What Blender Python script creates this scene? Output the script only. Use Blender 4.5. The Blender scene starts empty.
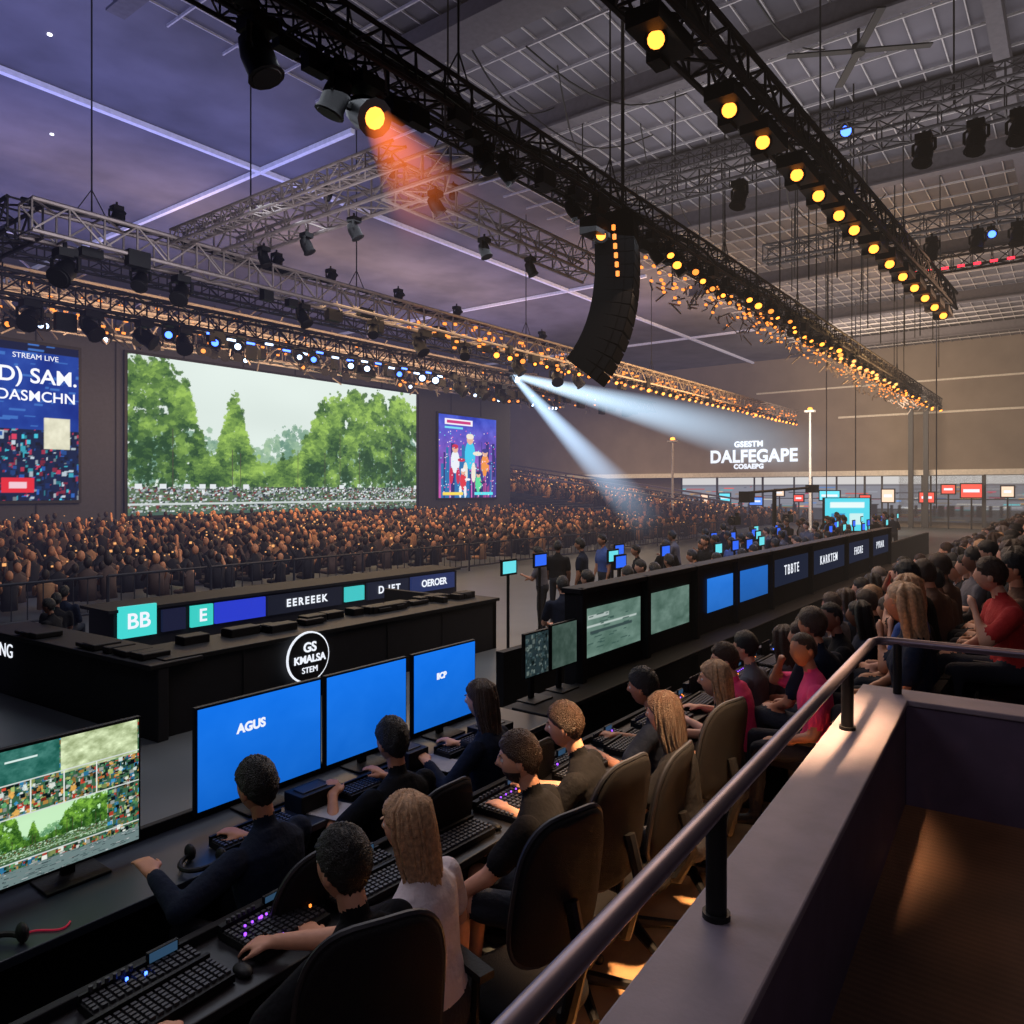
import bpy, math, random
import numpy as np
from mathutils import Vector, Matrix
random.seed(3); rng=np.random.default_rng(5)
pi=math.pi
scn=bpy.context.scene
try: scn.view_settings.view_transform='Standard'
except Exception: pass
FL=-2.55   # arena floor height (camera eye level is z=0)

# ------------------------------------------------------------ materials
def lin(c): return tuple(((x/255)/12.92 if x/255<=.04045 else ((x/255+.055)/1.055)**2.4) for x in c)
def mat(name,rgb,rough=.6,metal=0.,emit=None,es=0.,var=.12,ns=8.,bump=0.,bs=60.,sample=True,spec=.5):
    m=bpy.data.materials.new(name); m.use_nodes=True
    nt=m.node_tree; b=nt.nodes['Principled BSDF']
    c=lin(rgb)
    b.inputs['Roughness'].default_value=rough; b.inputs['Metallic'].default_value=metal; b.inputs['Specular IOR Level'].default_value=spec
    tc=nt.nodes.new('ShaderNodeTexCoord')
    if var>0:
        n=nt.nodes.new('ShaderNodeTexNoise'); n.inputs['Scale'].default_value=ns; n.inputs['Detail'].default_value=4
        nt.links.new(tc.outputs['Object'],n.inputs['Vector'])
        r=nt.nodes.new('ShaderNodeValToRGB')
        r.color_ramp.elements[0].position=.3; r.color_ramp.elements[1].position=.7
        r.color_ramp.elements[0].color=(*[x*(1-var) for x in c],1); r.color_ramp.elements[1].color=(*[min(1,x*(1+var)) for x in c],1)
        nt.links.new(n.outputs['Fac'],r.inputs['Fac']); nt.links.new(r.outputs['Color'],b.inputs['Base Color'])
    else: b.inputs['Base Color'].default_value=(*c,1)
    if bump>0:
        n2=nt.nodes.new('ShaderNodeTexNoise'); n2.inputs['Scale'].default_value=bs; n2.inputs['Detail'].default_value=3
        nt.links.new(tc.outputs['Object'],n2.inputs['Vector'])
        bp=nt.nodes.new('ShaderNodeBump'); bp.inputs['Strength'].default_value=bump; bp.inputs['Distance'].default_value=.02
        nt.links.new(n2.outputs['Fac'],bp.inputs['Height']); nt.links.new(bp.outputs['Normal'],b.inputs['Normal'])
    if emit:
        b.inputs['Emission Color'].default_value=(*lin(emit),1); b.inputs['Emission Strength'].default_value=es
        if not sample:
            try: m.cycles.emission_sampling='NONE'
            except Exception: pass
    return m
def emat(name,rgb,s,sample=False): return mat(name,(10,10,10),.5,0,rgb,s,var=0,sample=sample)

M={}
M['black']=mat('black_plastic',(13,13,16),.55,bump=.1,spec=.3)
M['dark']=mat('dark_panel',(19,20,25),.7,spec=.3)
M['darkgrey']=mat('dark_grey_metal',(44,45,50),.5,.3)
M['truss']=mat('truss_steel',(48,45,48),.5,.4,spec=.3)
M['trussl']=mat('truss_aluminium',(150,140,136),.45,.5)
M['rail']=mat('rail_metal',(120,112,128),.35,.7)
M['grey']=mat('ledge_paint',(124,114,126),.6,bump=.05)
M['purple']=mat('parapet_paint',(80,66,88),.7)
M['white']=mat('white_paint',(215,215,220),.6)
M['cable']=mat('cable_rubber',(14,14,16),.6,var=0)
M['fabric']=mat('chair_fabric',(20,19,22),.9,bump=.5,bs=300,spec=.2)
M['key']=mat('key_plastic',(52,52,58),.5)
M['wire']=mat('steel_wire',(90,90,98),.5,.4)
M['amber']=emat('amber_lamp',(255,146,52),3.6)
M['amber2']=emat('amber_glow_soft',(255,140,56),1.9)  # soft lamps, and glowing bits standing in for warm-lit truss clutter
M['whl']=emat('white_lamp',(190,215,255),4)
M['bluel']=emat('blue_lamp',(60,100,255),6)
M['redl']=emat('red_lamp',(255,40,60),3)
M['pinkl']=emat('purple_led',(150,70,255),2.5)
M['dimscr']=emat('small_display',(60,96,130),.5)
M['txt']=emat('sign_white',(240,245,255),1.0)
M['phone']=emat('phone_light',(255,180,108),1.0)

# ------------------------------------------------------------ mesh builder
class MB:
    def __init__(s): s.v=[];s.f=[];s.m=[]
    def add(s,vs,fs,m=0):
        o=len(s.v); s.v.extend([tuple(p) for p in vs]); s.f.extend([tuple(i+o for i in f) for f in fs]); s.m.extend([m]*len(fs))
    def box(s,c,d,m=0,R=None):
        c=Vector(c); x,y,z=d[0]/2,d[1]/2,d[2]/2
        vs=[Vector((sx*x,sy*y,sz*z)) for sx in(-1,1) for sy in(-1,1) for sz in(-1,1)]
        if R is not None: vs=[R@v for v in vs]
        s.add([v+c for v in vs],[(0,1,3,2),(4,6,7,5),(0,4,5,1),(2,3,7,6),(0,2,6,4),(1,5,7,3)],m)
    def bb(s,a,b,m=0):
        s.box([(a[i]+b[i])/2 for i in range(3)],[abs(b[i]-a[i]) for i in range(3)],m)
    def rings(s,rings,m=0,cap=True):
        n=len(rings[0]); vs=[p for r in rings for p in r]; fs=[]
        for k in range(len(rings)-1):
            for i in range(n):
                j=(i+1)%n; fs.append((k*n+i,k*n+j,(k+1)*n+j,(k+1)*n+i))
        if cap: fs.append(tuple(range(n-1,-1,-1))); fs.append(tuple((len(rings)-1)*n+i for i in range(n)))
        s.add(vs,fs,m)
    def path(s,pts,rs,n=8,m=0):
        pts=[Vector(p) for p in pts]
        if not hasattr(rs,'__len__'): rs=[rs]*len(pts)
        u=None; R=[]
        for i,p in enumerate(pts):
            a=(pts[min(i+1,len(pts)-1)]-pts[max(i-1,0)]).normalized()
            if u is None: u=a.orthogonal().normalized()
            u=(u-a*u.dot(a)).normalized(); w=a.cross(u)
            R.append([p+(u*math.cos(2*pi*k/n)+w*math.sin(2*pi*k/n))*rs[i] for k in range(n)])
        s.rings(R,m)
    def tube(s,a,b,r,n=6,m=0,r1=None): s.path([a,b],[r,r if r1 is None else r1],n,m)
    def capsule(s,p0,p1,r0,r1,m=0,n=12,k=4):
        p0=Vector(p0);p1=Vector(p1);ax=p1-p0;L=ax.length
        ax=ax/L if L>1e-6 else Vector((0,0,1))
        u=ax.orthogonal().normalized();w=ax.cross(u);R=[]
        for i in range(k+1):
            a=-pi/2*.93*(1-i/k); R.append((p0+ax*r0*math.sin(a),r0*math.cos(a)))
        for i in range(k+1):
            a=pi/2*.93*i/k; R.append((p1+ax*r1*math.sin(a),r1*math.cos(a)))
        s.rings([[c+(u*math.cos(2*pi*t/n)+w*math.sin(2*pi*t/n))*r for t in range(n)] for c,r in R],m)
    def ell(s,c,r,m=0,n=12,k=8,R=None):
        c=Vector(c);rr=[]
        for i in range(k+1):
            a=-pi/2*.96+pi*.96*i/k
            ring=[Vector((r[0]*math.cos(a)*math.cos(2*pi*t/n),r[1]*math.cos(a)*math.sin(2*pi*t/n),r[2]*math.sin(a))) for t in range(n)]
            if R is not None: ring=[R@v for v in ring]
            rr.append([c+v for v in ring])
        s.rings(rr,m)
    def obj(s,name,mats,smooth=True,bevel=0,parent=None,ang=40):
        me=bpy.data.meshes.new(name); me.from_pydata(s.v,[],s.f)
        for m in mats: me.materials.append(m)
        me.polygons.foreach_set('material_index',s.m)
        if smooth:
            me.polygons.foreach_set('use_smooth',[True]*len(s.f))
            try: me.set_sharp_from_angle(angle=math.radians(ang))
            except Exception: pass
        me.update()
        o=bpy.data.objects.new(name,me); scn.collection.objects.link(o)
        if bevel>0:
            b=o.modifiers.new('bevel','BEVEL'); b.width=bevel; b.segments=2; b.limit_method='ANGLE'
        if parent: o.parent=parent
        return o
def empty(name,loc=(0,0,0),rz=0):
    o=bpy.data.objects.new(name,None); o.location=loc; o.rotation_euler=(0,0,rz); scn.collection.objects.link(o); return o
def text(name,body,size,loc,rot,m,parent=None,ext=.005,bold=0.,sp=1.,sx=1.):
    cu=bpy.data.curves.new(name,'FONT'); cu.body=body; cu.size=size; cu.align_x='CENTER'; cu.align_y='CENTER'; cu.extrude=ext; cu.offset=bold; cu.space_character=sp
    cu.materials.append(m)
    o=bpy.data.objects.new(name,cu); o.location=loc; o.rotation_euler=rot; o.scale=(sx,1,1); scn.collection.objects.link(o)
    if parent: o.parent=parent
    return o
RF=(pi/2,0,0)

# ------------------------------------------------------------ painted screens (vertex-colour grids)
def s2l(a): return np.where(a<=.04045,a/12.92,((a+.055)/1.055)**2.4)
def vnoise(h,w,ch,cw):
    g=rng.random((ch+2,cw+2)); ys=np.linspace(0,ch,h); xs=np.linspace(0,cw,w)
    yi=ys.astype(int);xi=xs.astype(int);fy=(ys-yi)[:,None];fx=(xs-xi)[None,:]
    fy=fy*fy*(3-2*fy);fx=fx*fx*(3-2*fx)
    a=g[yi][:,xi];b=g[yi][:,xi+1];c=g[yi+1][:,xi];d=g[yi+1][:,xi+1]
    return (a*(1-fx)+b*fx)*(1-fy)+(c*(1-fx)+d*fx)*fy
def fbm(h,w,ch,cw,o=5):
    s=np.zeros((h,w));A=0;amp=1
    for i in range(o):
        s+=amp*vnoise(h,w,ch*2**i,cw*2**i);A+=amp;amp*=.6
    return s/A
def vcmat(name,s):
    m=bpy.data.materials.new(name);m.use_nodes=True;nt=m.node_tree;nt.nodes.clear()
    o=nt.nodes.new('ShaderNodeOutputMaterial');e=nt.nodes.new('ShaderNodeEmission');a=nt.nodes.new('ShaderNodeAttribute')
    a.attribute_name='Col';e.inputs['Strength'].default_value=s
    nt.links.new(a.outputs['Color'],e.inputs['Color']);nt.links.new(e.outputs[0],o.inputs[0]);return m
VC=vcmat('led_display',1.0); VCB=vcmat('booth_interior_glow',1.1)
def panel(name,img,p,ux,uz,parent=None,m=None):
    h,w,_=img.shape; p=Vector(p);ux=Vector(ux);uz=Vector(uz)
    U,V=np.meshgrid(np.linspace(0,1,w),np.linspace(1,0,h))
    co=np.array(p)[None,None,:]+U[...,None]*np.array(ux)+V[...,None]*np.array(uz)
    idx=np.arange(h*w).reshape(h,w)
    f=np.stack([idx[1:,:-1],idx[1:,1:],idx[:-1,1:],idx[:-1,:-1]],-1).reshape(-1,4)
    me=bpy.data.meshes.new(name);me.from_pydata(co.reshape(-1,3).tolist(),[],f.tolist())
    at=me.color_attributes.new('Col','FLOAT_COLOR','POINT')
    c=np.ones((h*w,4));c[:,:3]=s2l(np.clip(img.reshape(-1,3),0,1));at.data.foreach_set('color',c.ravel())
    me.materials.append(m or VC);o=bpy.data.objects.new(name,me);scn.collection.objects.link(o)
    if parent:o.parent=parent
    return o
def C(r,g,b): return np.array([r,g,b])/255
def collage(h,w,n,cols,base=(20,30,50),ms=8):
    im=np.ones((h,w,3))*C(*base)
    for i in range(n):
        x=rng.integers(0,w);y=rng.integers(0,h);a=rng.integers(1,max(2,w//ms));b=rng.integers(1,max(2,h//ms))
        im[y:y+b,x:x+a]=C(*cols[rng.integers(0,len(cols))])*(.5+.5*rng.random())
    return im
def blob(im,cx,cy,r,col,a=1.,ry=None,hard=False):
    ry=ry or r
    h,w,_=im.shape; x0=max(0,int(cx-r));x1=min(w,int(cx+r+2));y0=max(0,int(cy-ry));y1=min(h,int(cy+ry+2))
    if x1<=x0 or y1<=y0:return
    Y,X=np.mgrid[y0:y1,x0:x1];lim=1. if hard else (.5+.8*rng.random((y1-y0,x1-x0)))
    m=(((X-cx)/r)**2+((Y-cy)/ry)**2<lim)
    im[y0:y1,x0:x1][m]=im[y0:y1,x0:x1][m]*(1-a)+col*a
def park(h,w,crowd=.18):
    im=np.ones((h,w,3))*C(224,236,228); im+=(.06*(fbm(h,w,3,4,2)-.5))[...,None]
    xs=np.linspace(0,1,w);k=h/190
    far=np.interp(xs,[0,.2,.3,.36,.42,.5,1],[.6,.5,.38,.45,.56,.6,.6]); near=np.interp(xs,[0,.05,.1,.15,.19,.215,.235,.27,.29,.31,.345,.36,.38,.45,.50,.54,.58,.62,.68,.75,.85,.93,1],[.97,.98,.95,.85,.5,.34,.3,.62,.78,.68,.38,.3,.3,.35,.34,.52,.74,.84,.88,.92,.90,.93,.86])
    tn=fbm(1,w,1,22,3)[0]; near=near+.16*(tn-.42); hole=fbm(h,w,9,22,3)
    def layer(top,n,c0,c1,rmax,jit,holes):
        P=[]
        for i in range(n):
            x=rng.random();t=np.interp(x,xs,top)+jit*rng.normal();P.append((x,crowd+(t-crowd)*rng.random()**.8,t))
        P.sort(key=lambda q:-q[1])
        for x,yv,t in P:
            if t<.32 : continue
            hy=min(h-1,max(0,int((1-yv)*h)));hv=hole[hy,min(w-1,int(x*w))];rel=(yv-crowd)/max(.05,t-crowd)
            if holes and hv<.31 and rel>.45: continue
            g=np.clip(.08+.40*rel+1.9*(hv-.45)+.5*(rng.random()-.5),0,1)
            blob(im,x*w,(1-yv)*h,(.8+rng.random()**2*rmax)*k,c0*(1-g)+c1*g,.8)
    layer(far,3400,C(104,144,122),C(168,198,160),4.5,.03,False)
    layer(near,16000,C(36,70,28),C(158,196,84),4.,.03,True)
    for tx in (.115,.285,.31,.5,.60,.66,.74,.88,.93):
        c=int(tx*w); y0=int(h*(.40+.2*rng.random())); im[y0:int(h*.84),c:c+max(1,w//350)]=C(74,66,50)
    b=int(h*(1-crowd)); im[b:]=C(88,112,76)
    for i in range(int(w*5)):
        y=b+int(rng.random()**1.3*h*crowd*.95);x=int(rng.random()*w);s=max(1,int(1+2.2*k*rng.random()))
        im[y:y+s,x:x+s+int(rng.random()*3)]=[C(226,230,232),C(60,70,72),C(40,50,46),C(150,160,165),C(120,60,50),C(180,190,190)][rng.integers(0,6)]
    im[int(h*(1-crowd*.42)):int(h*(1-crowd*.36))]=C(200,208,206); im[int(h*(1-crowd*.12)):]=C(70,96,80)
    for i in range(8):
        x=int(rng.random()*w);im[b-int(4*k):b+int(3*k),x:x+int(9*k)]=C(225,230,232)
    return im

# ------------------------------------------------------------ truss / fixtures
def truss(mb,a,b,w,h,r=.03,m=0,seg=None):
    a=Vector(a);b=Vector(b);d=(b-a);L=d.length;d/=L;up=Vector((0,0,1));s=d.cross(up).normalized();u=s.cross(d)
    cs=[s*w/2+u*h/2,-s*w/2+u*h/2,-s*w/2-u*h/2,s*w/2-u*h/2]
    for c in cs: mb.tube(a+c,b+c,r,6,m)
    seg=seg or w*1.1; n=max(2,int(L/seg))
    for i in range(n):
        p=a+d*(L*i/n);q=a+d*(L*(i+1)/n)
        for k in range(4):
            c0,c1=cs[k],cs[(k+1)%4]
            if i%2: c0,c1=c1,c0
            mb.tube(p+c0,q+c1,r*.5,4,m); mb.tube(p+c0,p+c1,r*.5,4,m)
def fixture(mb,p,aim,s=1.,mb_=0,ml=1,lr=1.):
    p=Vector(p);aim=Vector(aim).normalized()
    mb.tube(p,p-Vector((0,0,.12*s)),.03*s,6,mb_)
    mb.box(p-Vector((0,0,.17*s)),(.26*s,.26*s,.12*s),mb_)
    c=p-Vector((0,0,.42*s)); side=aim.cross(Vector((0,0,1)))
    side=side.normalized() if side.length>.1 else Vector((1,0,0))
    for k in(-1,1):
        mb.path([p-Vector((0,0,.2*s))+side*k*.1*s,p-Vector((0,0,.24*s))+side*k*.19*s,c+side*k*.19*s],.028*s,5,mb_)
    mb.tube(c-side*.19*s,c+side*.19*s,.03*s,5,mb_)
    mb.path([c-aim*.2*s,c-aim*.16*s,c-aim*.02*s,c+aim*.16*s,c+aim*.22*s],[.07*s,.12*s,.15*s,.145*s,.17*s],12,mb_)
    mb.path([c+aim*.215*s,c+aim*.228*s],[.14*s*lr,.13*s*lr],12,ml)
    return c+aim*.24*s

# ============================================================ ROOM
X0,X1,Y0,Y1,ZC=-7,58,-8,46,10.
def slab(name,a,b,m,bev=0):
    mb=MB();mb.bb(a,b);return mb.obj(name,[m],False,bev)
slab('floor',(X0,Y0,FL-.2),(X1,Y1,FL),mat('arena_floor',(92,98,102),.35,var=.1,ns=1.2))
slab('ceiling',(X0,Y0,ZC),(X1,Y1,ZC+.2),mat('ceiling_panels',(94,92,102),.9,var=.3,ns=.45))
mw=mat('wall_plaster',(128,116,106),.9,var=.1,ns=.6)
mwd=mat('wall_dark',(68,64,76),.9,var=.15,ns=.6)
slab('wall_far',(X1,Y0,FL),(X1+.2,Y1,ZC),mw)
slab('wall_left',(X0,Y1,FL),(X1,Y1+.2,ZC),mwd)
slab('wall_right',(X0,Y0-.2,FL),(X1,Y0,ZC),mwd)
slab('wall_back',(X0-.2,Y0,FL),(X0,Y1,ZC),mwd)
mg=MB()
y=-7.5
while y<15.5: mg.bb((X0,y,ZC-.07),(X1,y+.024,ZC-.02)); y+=.55
x=-6.
while x<57: mg.bb((x,Y0,ZC-.14),(x+.035,15.5,ZC-.08)); x+=1.3
mg.obj('ceiling_grid',[mat('roof_purlin',(182,178,180),.7)],False)
mr=MB()
for x in (7,16,25,34,43,52):
    mr.bb((x-.04,Y0,ZC-.7),(x+.04,15,ZC-.15)); mr.bb((x-.18,Y0,ZC-.74),(x+.18,15,ZC-.68))
for x in (1,11.5,20.5):
    mr.bb((x,Y0,ZC-.5),(x+.9,12,ZC-.16))
for yy in (1.2,12.5): mr.bb((X0,yy,ZC-.6),(X1,yy+.3,ZC-.16))
mr.obj('roof_beam',[mat('roof_beam_paint',(86,82,88),.8)],False)
mt=MB()
for (a,b) in [((X0,20.2),(X1,20.36)),((X0,33),(X1,33.12))]:
    mt.bb((a[0],a[1],ZC-.16),(b[0],b[1],ZC-.02))
for x in (13.8,31.4,46): mt.bb((x,16,ZC-.15),(x+.14,Y1,ZC-.02))
mt.obj('trim_1',[mat('ceiling_strip',(205,205,220),.6,emit=(185,185,222),es=.17,sample=False)],False)  # weak emission put into the strip paint to brighten it
md=MB()
for p in [(3,17),(5,24),(7,18),(9,23)]: md.path([(p[0],p[1],ZC-.03),(p[0],p[1],ZC-.001)],.05,10)
md.obj('ceiling_downlight',[emat('downlight',(235,235,255),3)])
mf=MB()
mf.bb((X1-1.2,Y0,1.0),(X1,Y1-4,1.35),0)
mf.bb((X1-.12,Y0,5.2),(X1-.01,14,5.34),0)
mf.bb((X1-.1,Y0,7.4),(X1-.01,20,7.52),0)
for yy in np.arange(-6,26,3.6): mf.bb((X1-.9,yy,FL),(X1-.75,yy+.12,1.0),1)
mf.obj('trim_2',[mat('fascia',(200,190,178),.7,emit=(200,185,165),es=.08,sample=False),M['darkgrey']],False)  # faint glow in the fascia colour stands in for light on it
booth=collage(50,330,420,[(215,218,222),(150,156,166),(246,240,228),(90,96,110),(76,78,92),(240,86,62),(80,160,245),(200,180,150),(56,56,70),(255,190,100),(70,220,230),(230,60,110)],(120,122,132),18)
booth[:9]=C(196,194,192); booth[9:11]=C(100,100,108); booth[36:]*=.5
for i in range(80):
    x_=rng.integers(0,326);booth[32:44,x_:x_+2]=C(28,28,36)
e=empty('window_1',(X1-.5,26,FL+.4)); panel('glazed_booths',booth,(0,0,0),(0,-33,0),(0,0,3.1),e,VCB)  # lit booth interiors painted onto a glowing panel
mb=MB()
for k in range(12): mb.bb((-.08,-k*3.0-.06,-.3),(-.02,-k*3.0+.06,3.1),0)
mb.bb((-.09,-33,1.5),(-.03,0,1.56),0); mb.obj('mullions',[M['darkgrey']],False,0,e)
pc=MB()
for yy in (8.0,8.9): pc.bb((X1-1.7,yy,FL),(X1-1.4,yy+.28,5.4))
pc.bb((X1-1.75,7.9,5.4),(X1-1.35,9.3,5.65))
pc.obj('column',[M['darkgrey']],False)
for i,(x,yv,zt) in enumerate([(45,21,3.1),(50,13.8,5.0)]):
    pm=MB();pm.tube((x,yv,FL),(x,yv,zt),.10,10,0,.06);pm.bb((x-.2,yv-.3,zt),(x+.2,yv+.3,zt+.12),0);pm.tube((x,yv,FL),(x,yv,FL+.1),.3,12,0)
    pm.ell((x,yv,zt+.2),(.16,.16,.12),1); pm.obj('lamp_post',[M['white'],M['amber']])
sg=empty('wall_sign',(X1-.15,20.3,2.65))
RW=(pi/2,0,-pi/2)
text('sign_main','DALFEGAPE',1.35,(0,0,-.05),RW,M['txt'],sg,.01,.05,1.06,.92)
text('sign_upper','GSESTM',.6,(0,.3,.92),RW,M['txt'],sg,.01,.03,1.1)
text('sign_lower','COSAEPG',.5,(0,.3,-.82),RW,M['txt'],sg,.01,.03,1.1)
for i,(yy,zz,w,h,mm) in enumerate([(4.9,-.55,1.3,1.0,'r'),(7.6,-.9,1.0,.8,'r'),(10,-.9,.9,1.,'w'),(11.5,-1.1,.8,.8,'r'),(3.2,-.5,.8,.8,'w'),(19,-1.2,1.1,.7,'b'),(16,-.9,.8,.6,'r'),(13.5,-.8,1.5,.8,'c'),(21.5,-1.0,1.0,.8,'c'),(23.3,-1.1,.7,.8,'w'),(6.4,-.3,.9,.7,'r'),(17.4,-.5,.8,.6,'w')]):
    s_=MB();s_.bb((X1-1.5,yy,zz),(X1-1.4,yy+w,zz+h),0);s_.bb((X1-1.52,yy+.08,zz+.08),(X1-1.5,yy+w-.08,zz+h-.08),1)
    s_.bb((X1-1.53,yy+.2,zz+h*.4),(X1-1.52,yy+w-.2,zz+h*.6),2); s_.tube((X1-1.45,yy+w/2,FL),(X1-1.45,yy+w/2,zz),.05,6,0)
    sm=emat('sign_glow_%d'%i,{'r':(240,70,56),'w':(244,208,180),'b':(80,140,250),'c':(90,215,235)}[mm],1.2)
    s_.obj('illuminated_sign',[M['dark'],sm,M['txt']],False)

# ============================================================ BIG SCREENS
YS=32.
sw=MB(); sw.bb((-2,YS+.15,-1.5),(42.3,YS+.6,7.4),0)
for x in np.arange(0,42,3.): sw.bb((x,YS+.11,-1.5),(x+.05,YS+.15,7.4),1)
for x in np.arange(-1,42,6.): sw.bb((x,YS+.2,FL),(x+.3,YS+.55,-1.5),1)
sw.obj('screen_support_wall',[mat('wall_panel_dark',(48,51,64),.8),M['dark']],False)
def screen(name,x0,x1,z0,z1,img,Y=YS):
    e=empty(name,((x0+x1)/2,Y,(z0+z1)/2)); W=x1-x0;H=z1-z0
    mb=MB(); mb.bb((-W/2-.12,0.02,-H/2-.12),(W/2+.12,.3,H/2+.12)); mb.obj('frame',[M['black']],False,0,e)
    panel('display',img,(-W/2,0,-H/2),(W,0,0),(0,0,H),e); return e
screen('led_video_wall',15.45,32.7,-1.1,5.78,park(230,560))
L=np.ones((150,130,3))*C(20,56,146); L+=((fbm(150,130,5,5)-.5)*.25)[...,None]
L[0:8]=C(14,20,50)
for i in range(60):
    x=rng.integers(0,130);y=rng.integers(0,80); L[y:y+1+rng.integers(0,3),x:x+rng.integers(2,14)]=C(60,110,190)
col=collage(150,130,1700,[(70,210,235),(15,40,90),(15,20,40),(15,20,40),(220,60,90),(200,215,225),(40,100,190)],(14,28,60),22)
L[82:]=col[82:]; L[128:142,66:92]=C(225,40,50); L[132:138,72:86]=C(240,200,210); L[70:100,100:122]=C(225,222,195)+.2*(fbm(30,22,4,4)[...,None]-.5)
ls=screen('led_side_screen',8,13.5,-.4,5.6,L)
text('label_1','D) SAM.',.8,(1.3,-.03,1.75),RF,M['txt'],ls,.005,.012); text('label_2','DASMCHN',.56,(1.25,-.03,.98),RF,M['txt'],ls,.005,.006,1.02)
text('label_3','STREAM LIVE',.28,(1.2,-.03,2.5),RF,M['txt'],ls)
h_,w_=170,150; Rr=np.ones((h_,w_,3)); gy=np.linspace(0,1,h_)[:,None,None]
Rr=Rr*(C(46,70,190)*(1-gy)+C(210,90,170)*gy); Rr+=(.35*(fbm(h_,w_,5,5)-.5))[...,None]
for i in range(40):
    x=rng.integers(0,w_);t=rng.integers(50,130);Rr[t:,x:x+rng.integers(3,10)]=C(*[(40,40,110),(70,60,150),(30,110,170),(150,60,130)][rng.integers(0,4)])
for (cx,cy,sc,c1,c2) in [(40,95,1.2,(235,238,245),(200,40,70)),(78,80,1.5,(60,200,235),(240,230,210)),(118,100,1.2,(240,150,60),(50,50,130)),(60,135,.9,(220,50,60),(240,240,245)),(100,140,.9,(90,220,150),(30,40,90))]:
    blob(Rr,cx,cy,9*sc,C(*c1),1,20*sc,True); blob(Rr,cx,cy-22*sc,6*sc,C(230,180,150),1,7*sc,True); blob(Rr,cx,cy-26*sc,6.5*sc,C(*c2),1,4*sc,True)
    blob(Rr,cx-8*sc,cy+24*sc,4*sc,C(*c2),1,14*sc,True); blob(Rr,cx+6*sc,cy+24*sc,4*sc,C(*c2),1,14*sc,True); blob(Rr,cx+13*sc,cy-4,8*sc,C(*c2),1,3*sc,True)
Rr[8:20,15:85]=C(245,240,250);Rr[11:17,20:80]=C(200,50,120);Rr[24:28,15:60]=C(120,220,240)
Rr[158:164,10:60]=C(250,220,80);Rr[158:164,90:140]=C(90,230,240)
for i in range(140):
    x=rng.integers(0,w_-2);y=rng.integers(30,h_-3);Rr[y:y+2,x:x+2]=C(*[(255,240,250),(120,230,250),(255,120,180)][rng.integers(0,3)])
rs=screen('led_side_screen',34.7,40.5,-.5,4.8,Rr)

# ============================================================ TRUSSES
mT=[M['truss'],M['black'],M['amber'],M['amber2'],M['whl'],M['bluel'],M['trussl']]
t1=MB(); truss(t1,(-2,7,5.4),(53,7,5.4),.5,.45,.035,0)
truss(t1,(-2,7.9,5.75),(53,7.9,5.75),.35,.35,.03,0)
for x in np.arange(5,52,2.4): t1.tube((x,7.2,5.2),(x,7.9,5.6),.03,5,0)
for x in np.arange(4,34,.42):
    if random.random()<.7: t1.box((x,7+random.uniform(-.3,.3),5.15-random.random()*.2),(.15+random.random()*.2,.15,.12+random.random()*.15),1)
t1.path([(x,7.25+.05*math.sin(x*3),5.68+.04*math.sin(x*1.7)) for x in np.arange(-2,53,.7)],.05,5,1)
t1.path([(x,6.8+.04*math.sin(x*2.3),5.35+.08*math.sin(x*1.3)) for x in np.arange(-2,53,.7)],.04,5,1)
for i in range(320):
    x=15+37*random.random();y=7.1+random.random()*1.6;z=4.9+random.random()*.5
    t1.tube((x,y,z),(x+random.uniform(-.3,.3),y+random.uniform(-.3,.3),z-random.random()*.3),.022,4,6)
t1.obj('lighting_truss',mT)
f=MB()
fixture(f,(4.75,7,5.15),(.2,-.3,-.9),1.2,1,1)
for x in (8.6,9.1,11,14.2,15.3): fixture(f,(x,7,5.2),(random.uniform(-.5,.5),-.4,-.7),.8,1,1)
f.obj('stage_light',mT)
f=MB(); lp=fixture(f,(6.25,7,5.2),(-.15,-.75,-.5),1.35,1,2,.7); fixture(f,(5.9,7.1,5.2),(-.2,.3,-.9),1.1,1,1); f.obj('moving_head_light',mT)
f=MB()
x=14.2
while x<52:
    fixture(f,(x,6.85+random.uniform(-.25,.25),5.15),(-.5+random.uniform(-.3,.3),-.4,-.8),.62,1,2 if random.random()<.6 else 3,random.uniform(.6,1.15))
    if x>18: fixture(f,(x+.3,7.9,5.55),(-.5,-.5,-.7),.5,1,3,.8)
    x+=.66+x*.006
for x in np.arange(15,52,.16):
    f.box((x,7.2+random.random()*1.3,4.9+random.random()*.5),(.09,.05,.05),3)
f.obj('stage_light_row',mT)

t2=MB(); truss(t2,(5.8,16,5.2),(54,16,5.2),.6,.6,.045,6); t2.path([(x,16.2,5.6+.05*math.sin(x)) for x in np.arange(5.8,54,.8)],.06,5,1)
truss(t2,(5.8,16,5.2),(5.8,24,5.2),.6,.6,.045,0)
for x in np.arange(7,40,.8):
    if random.random()<.6: t2.box((x,16+random.uniform(-.3,.3),4.95-random.random()*.3),(.2+random.random()*.3,.2,.15+random.random()*.3),1)
t2.obj('lighting_truss',mT)
f=MB()
for x in (6.5,8,8.9,12.2,14.6,16.5,18.6,21.5,24,25.5): fixture(f,(x,16,4.9),(random.uniform(-.7,.5),-.5,-.7),random.uniform(.9,1.4),1,1)
for x in (7.5,11.4,13.1,15.6,18.2,23): fixture(f,(x,16,6.0),(0,-.5,.5),.8,1,1)
x=20
while x<54:
    fixture(f,(x,15.8,4.9),(-.6,-.6,-.5),.65,1,2 if random.random()<.6 else 3,random.uniform(.6,1.15)); x+=.75
for x in np.arange(16,54,.16): f.box((x,15.6+random.random()*.8,4.6+random.random()*.7),(.10,.08,.07),3)  # small glowing boxes imitate warm light on truss clutter
f.obj('stage_light_row',mT)
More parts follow.
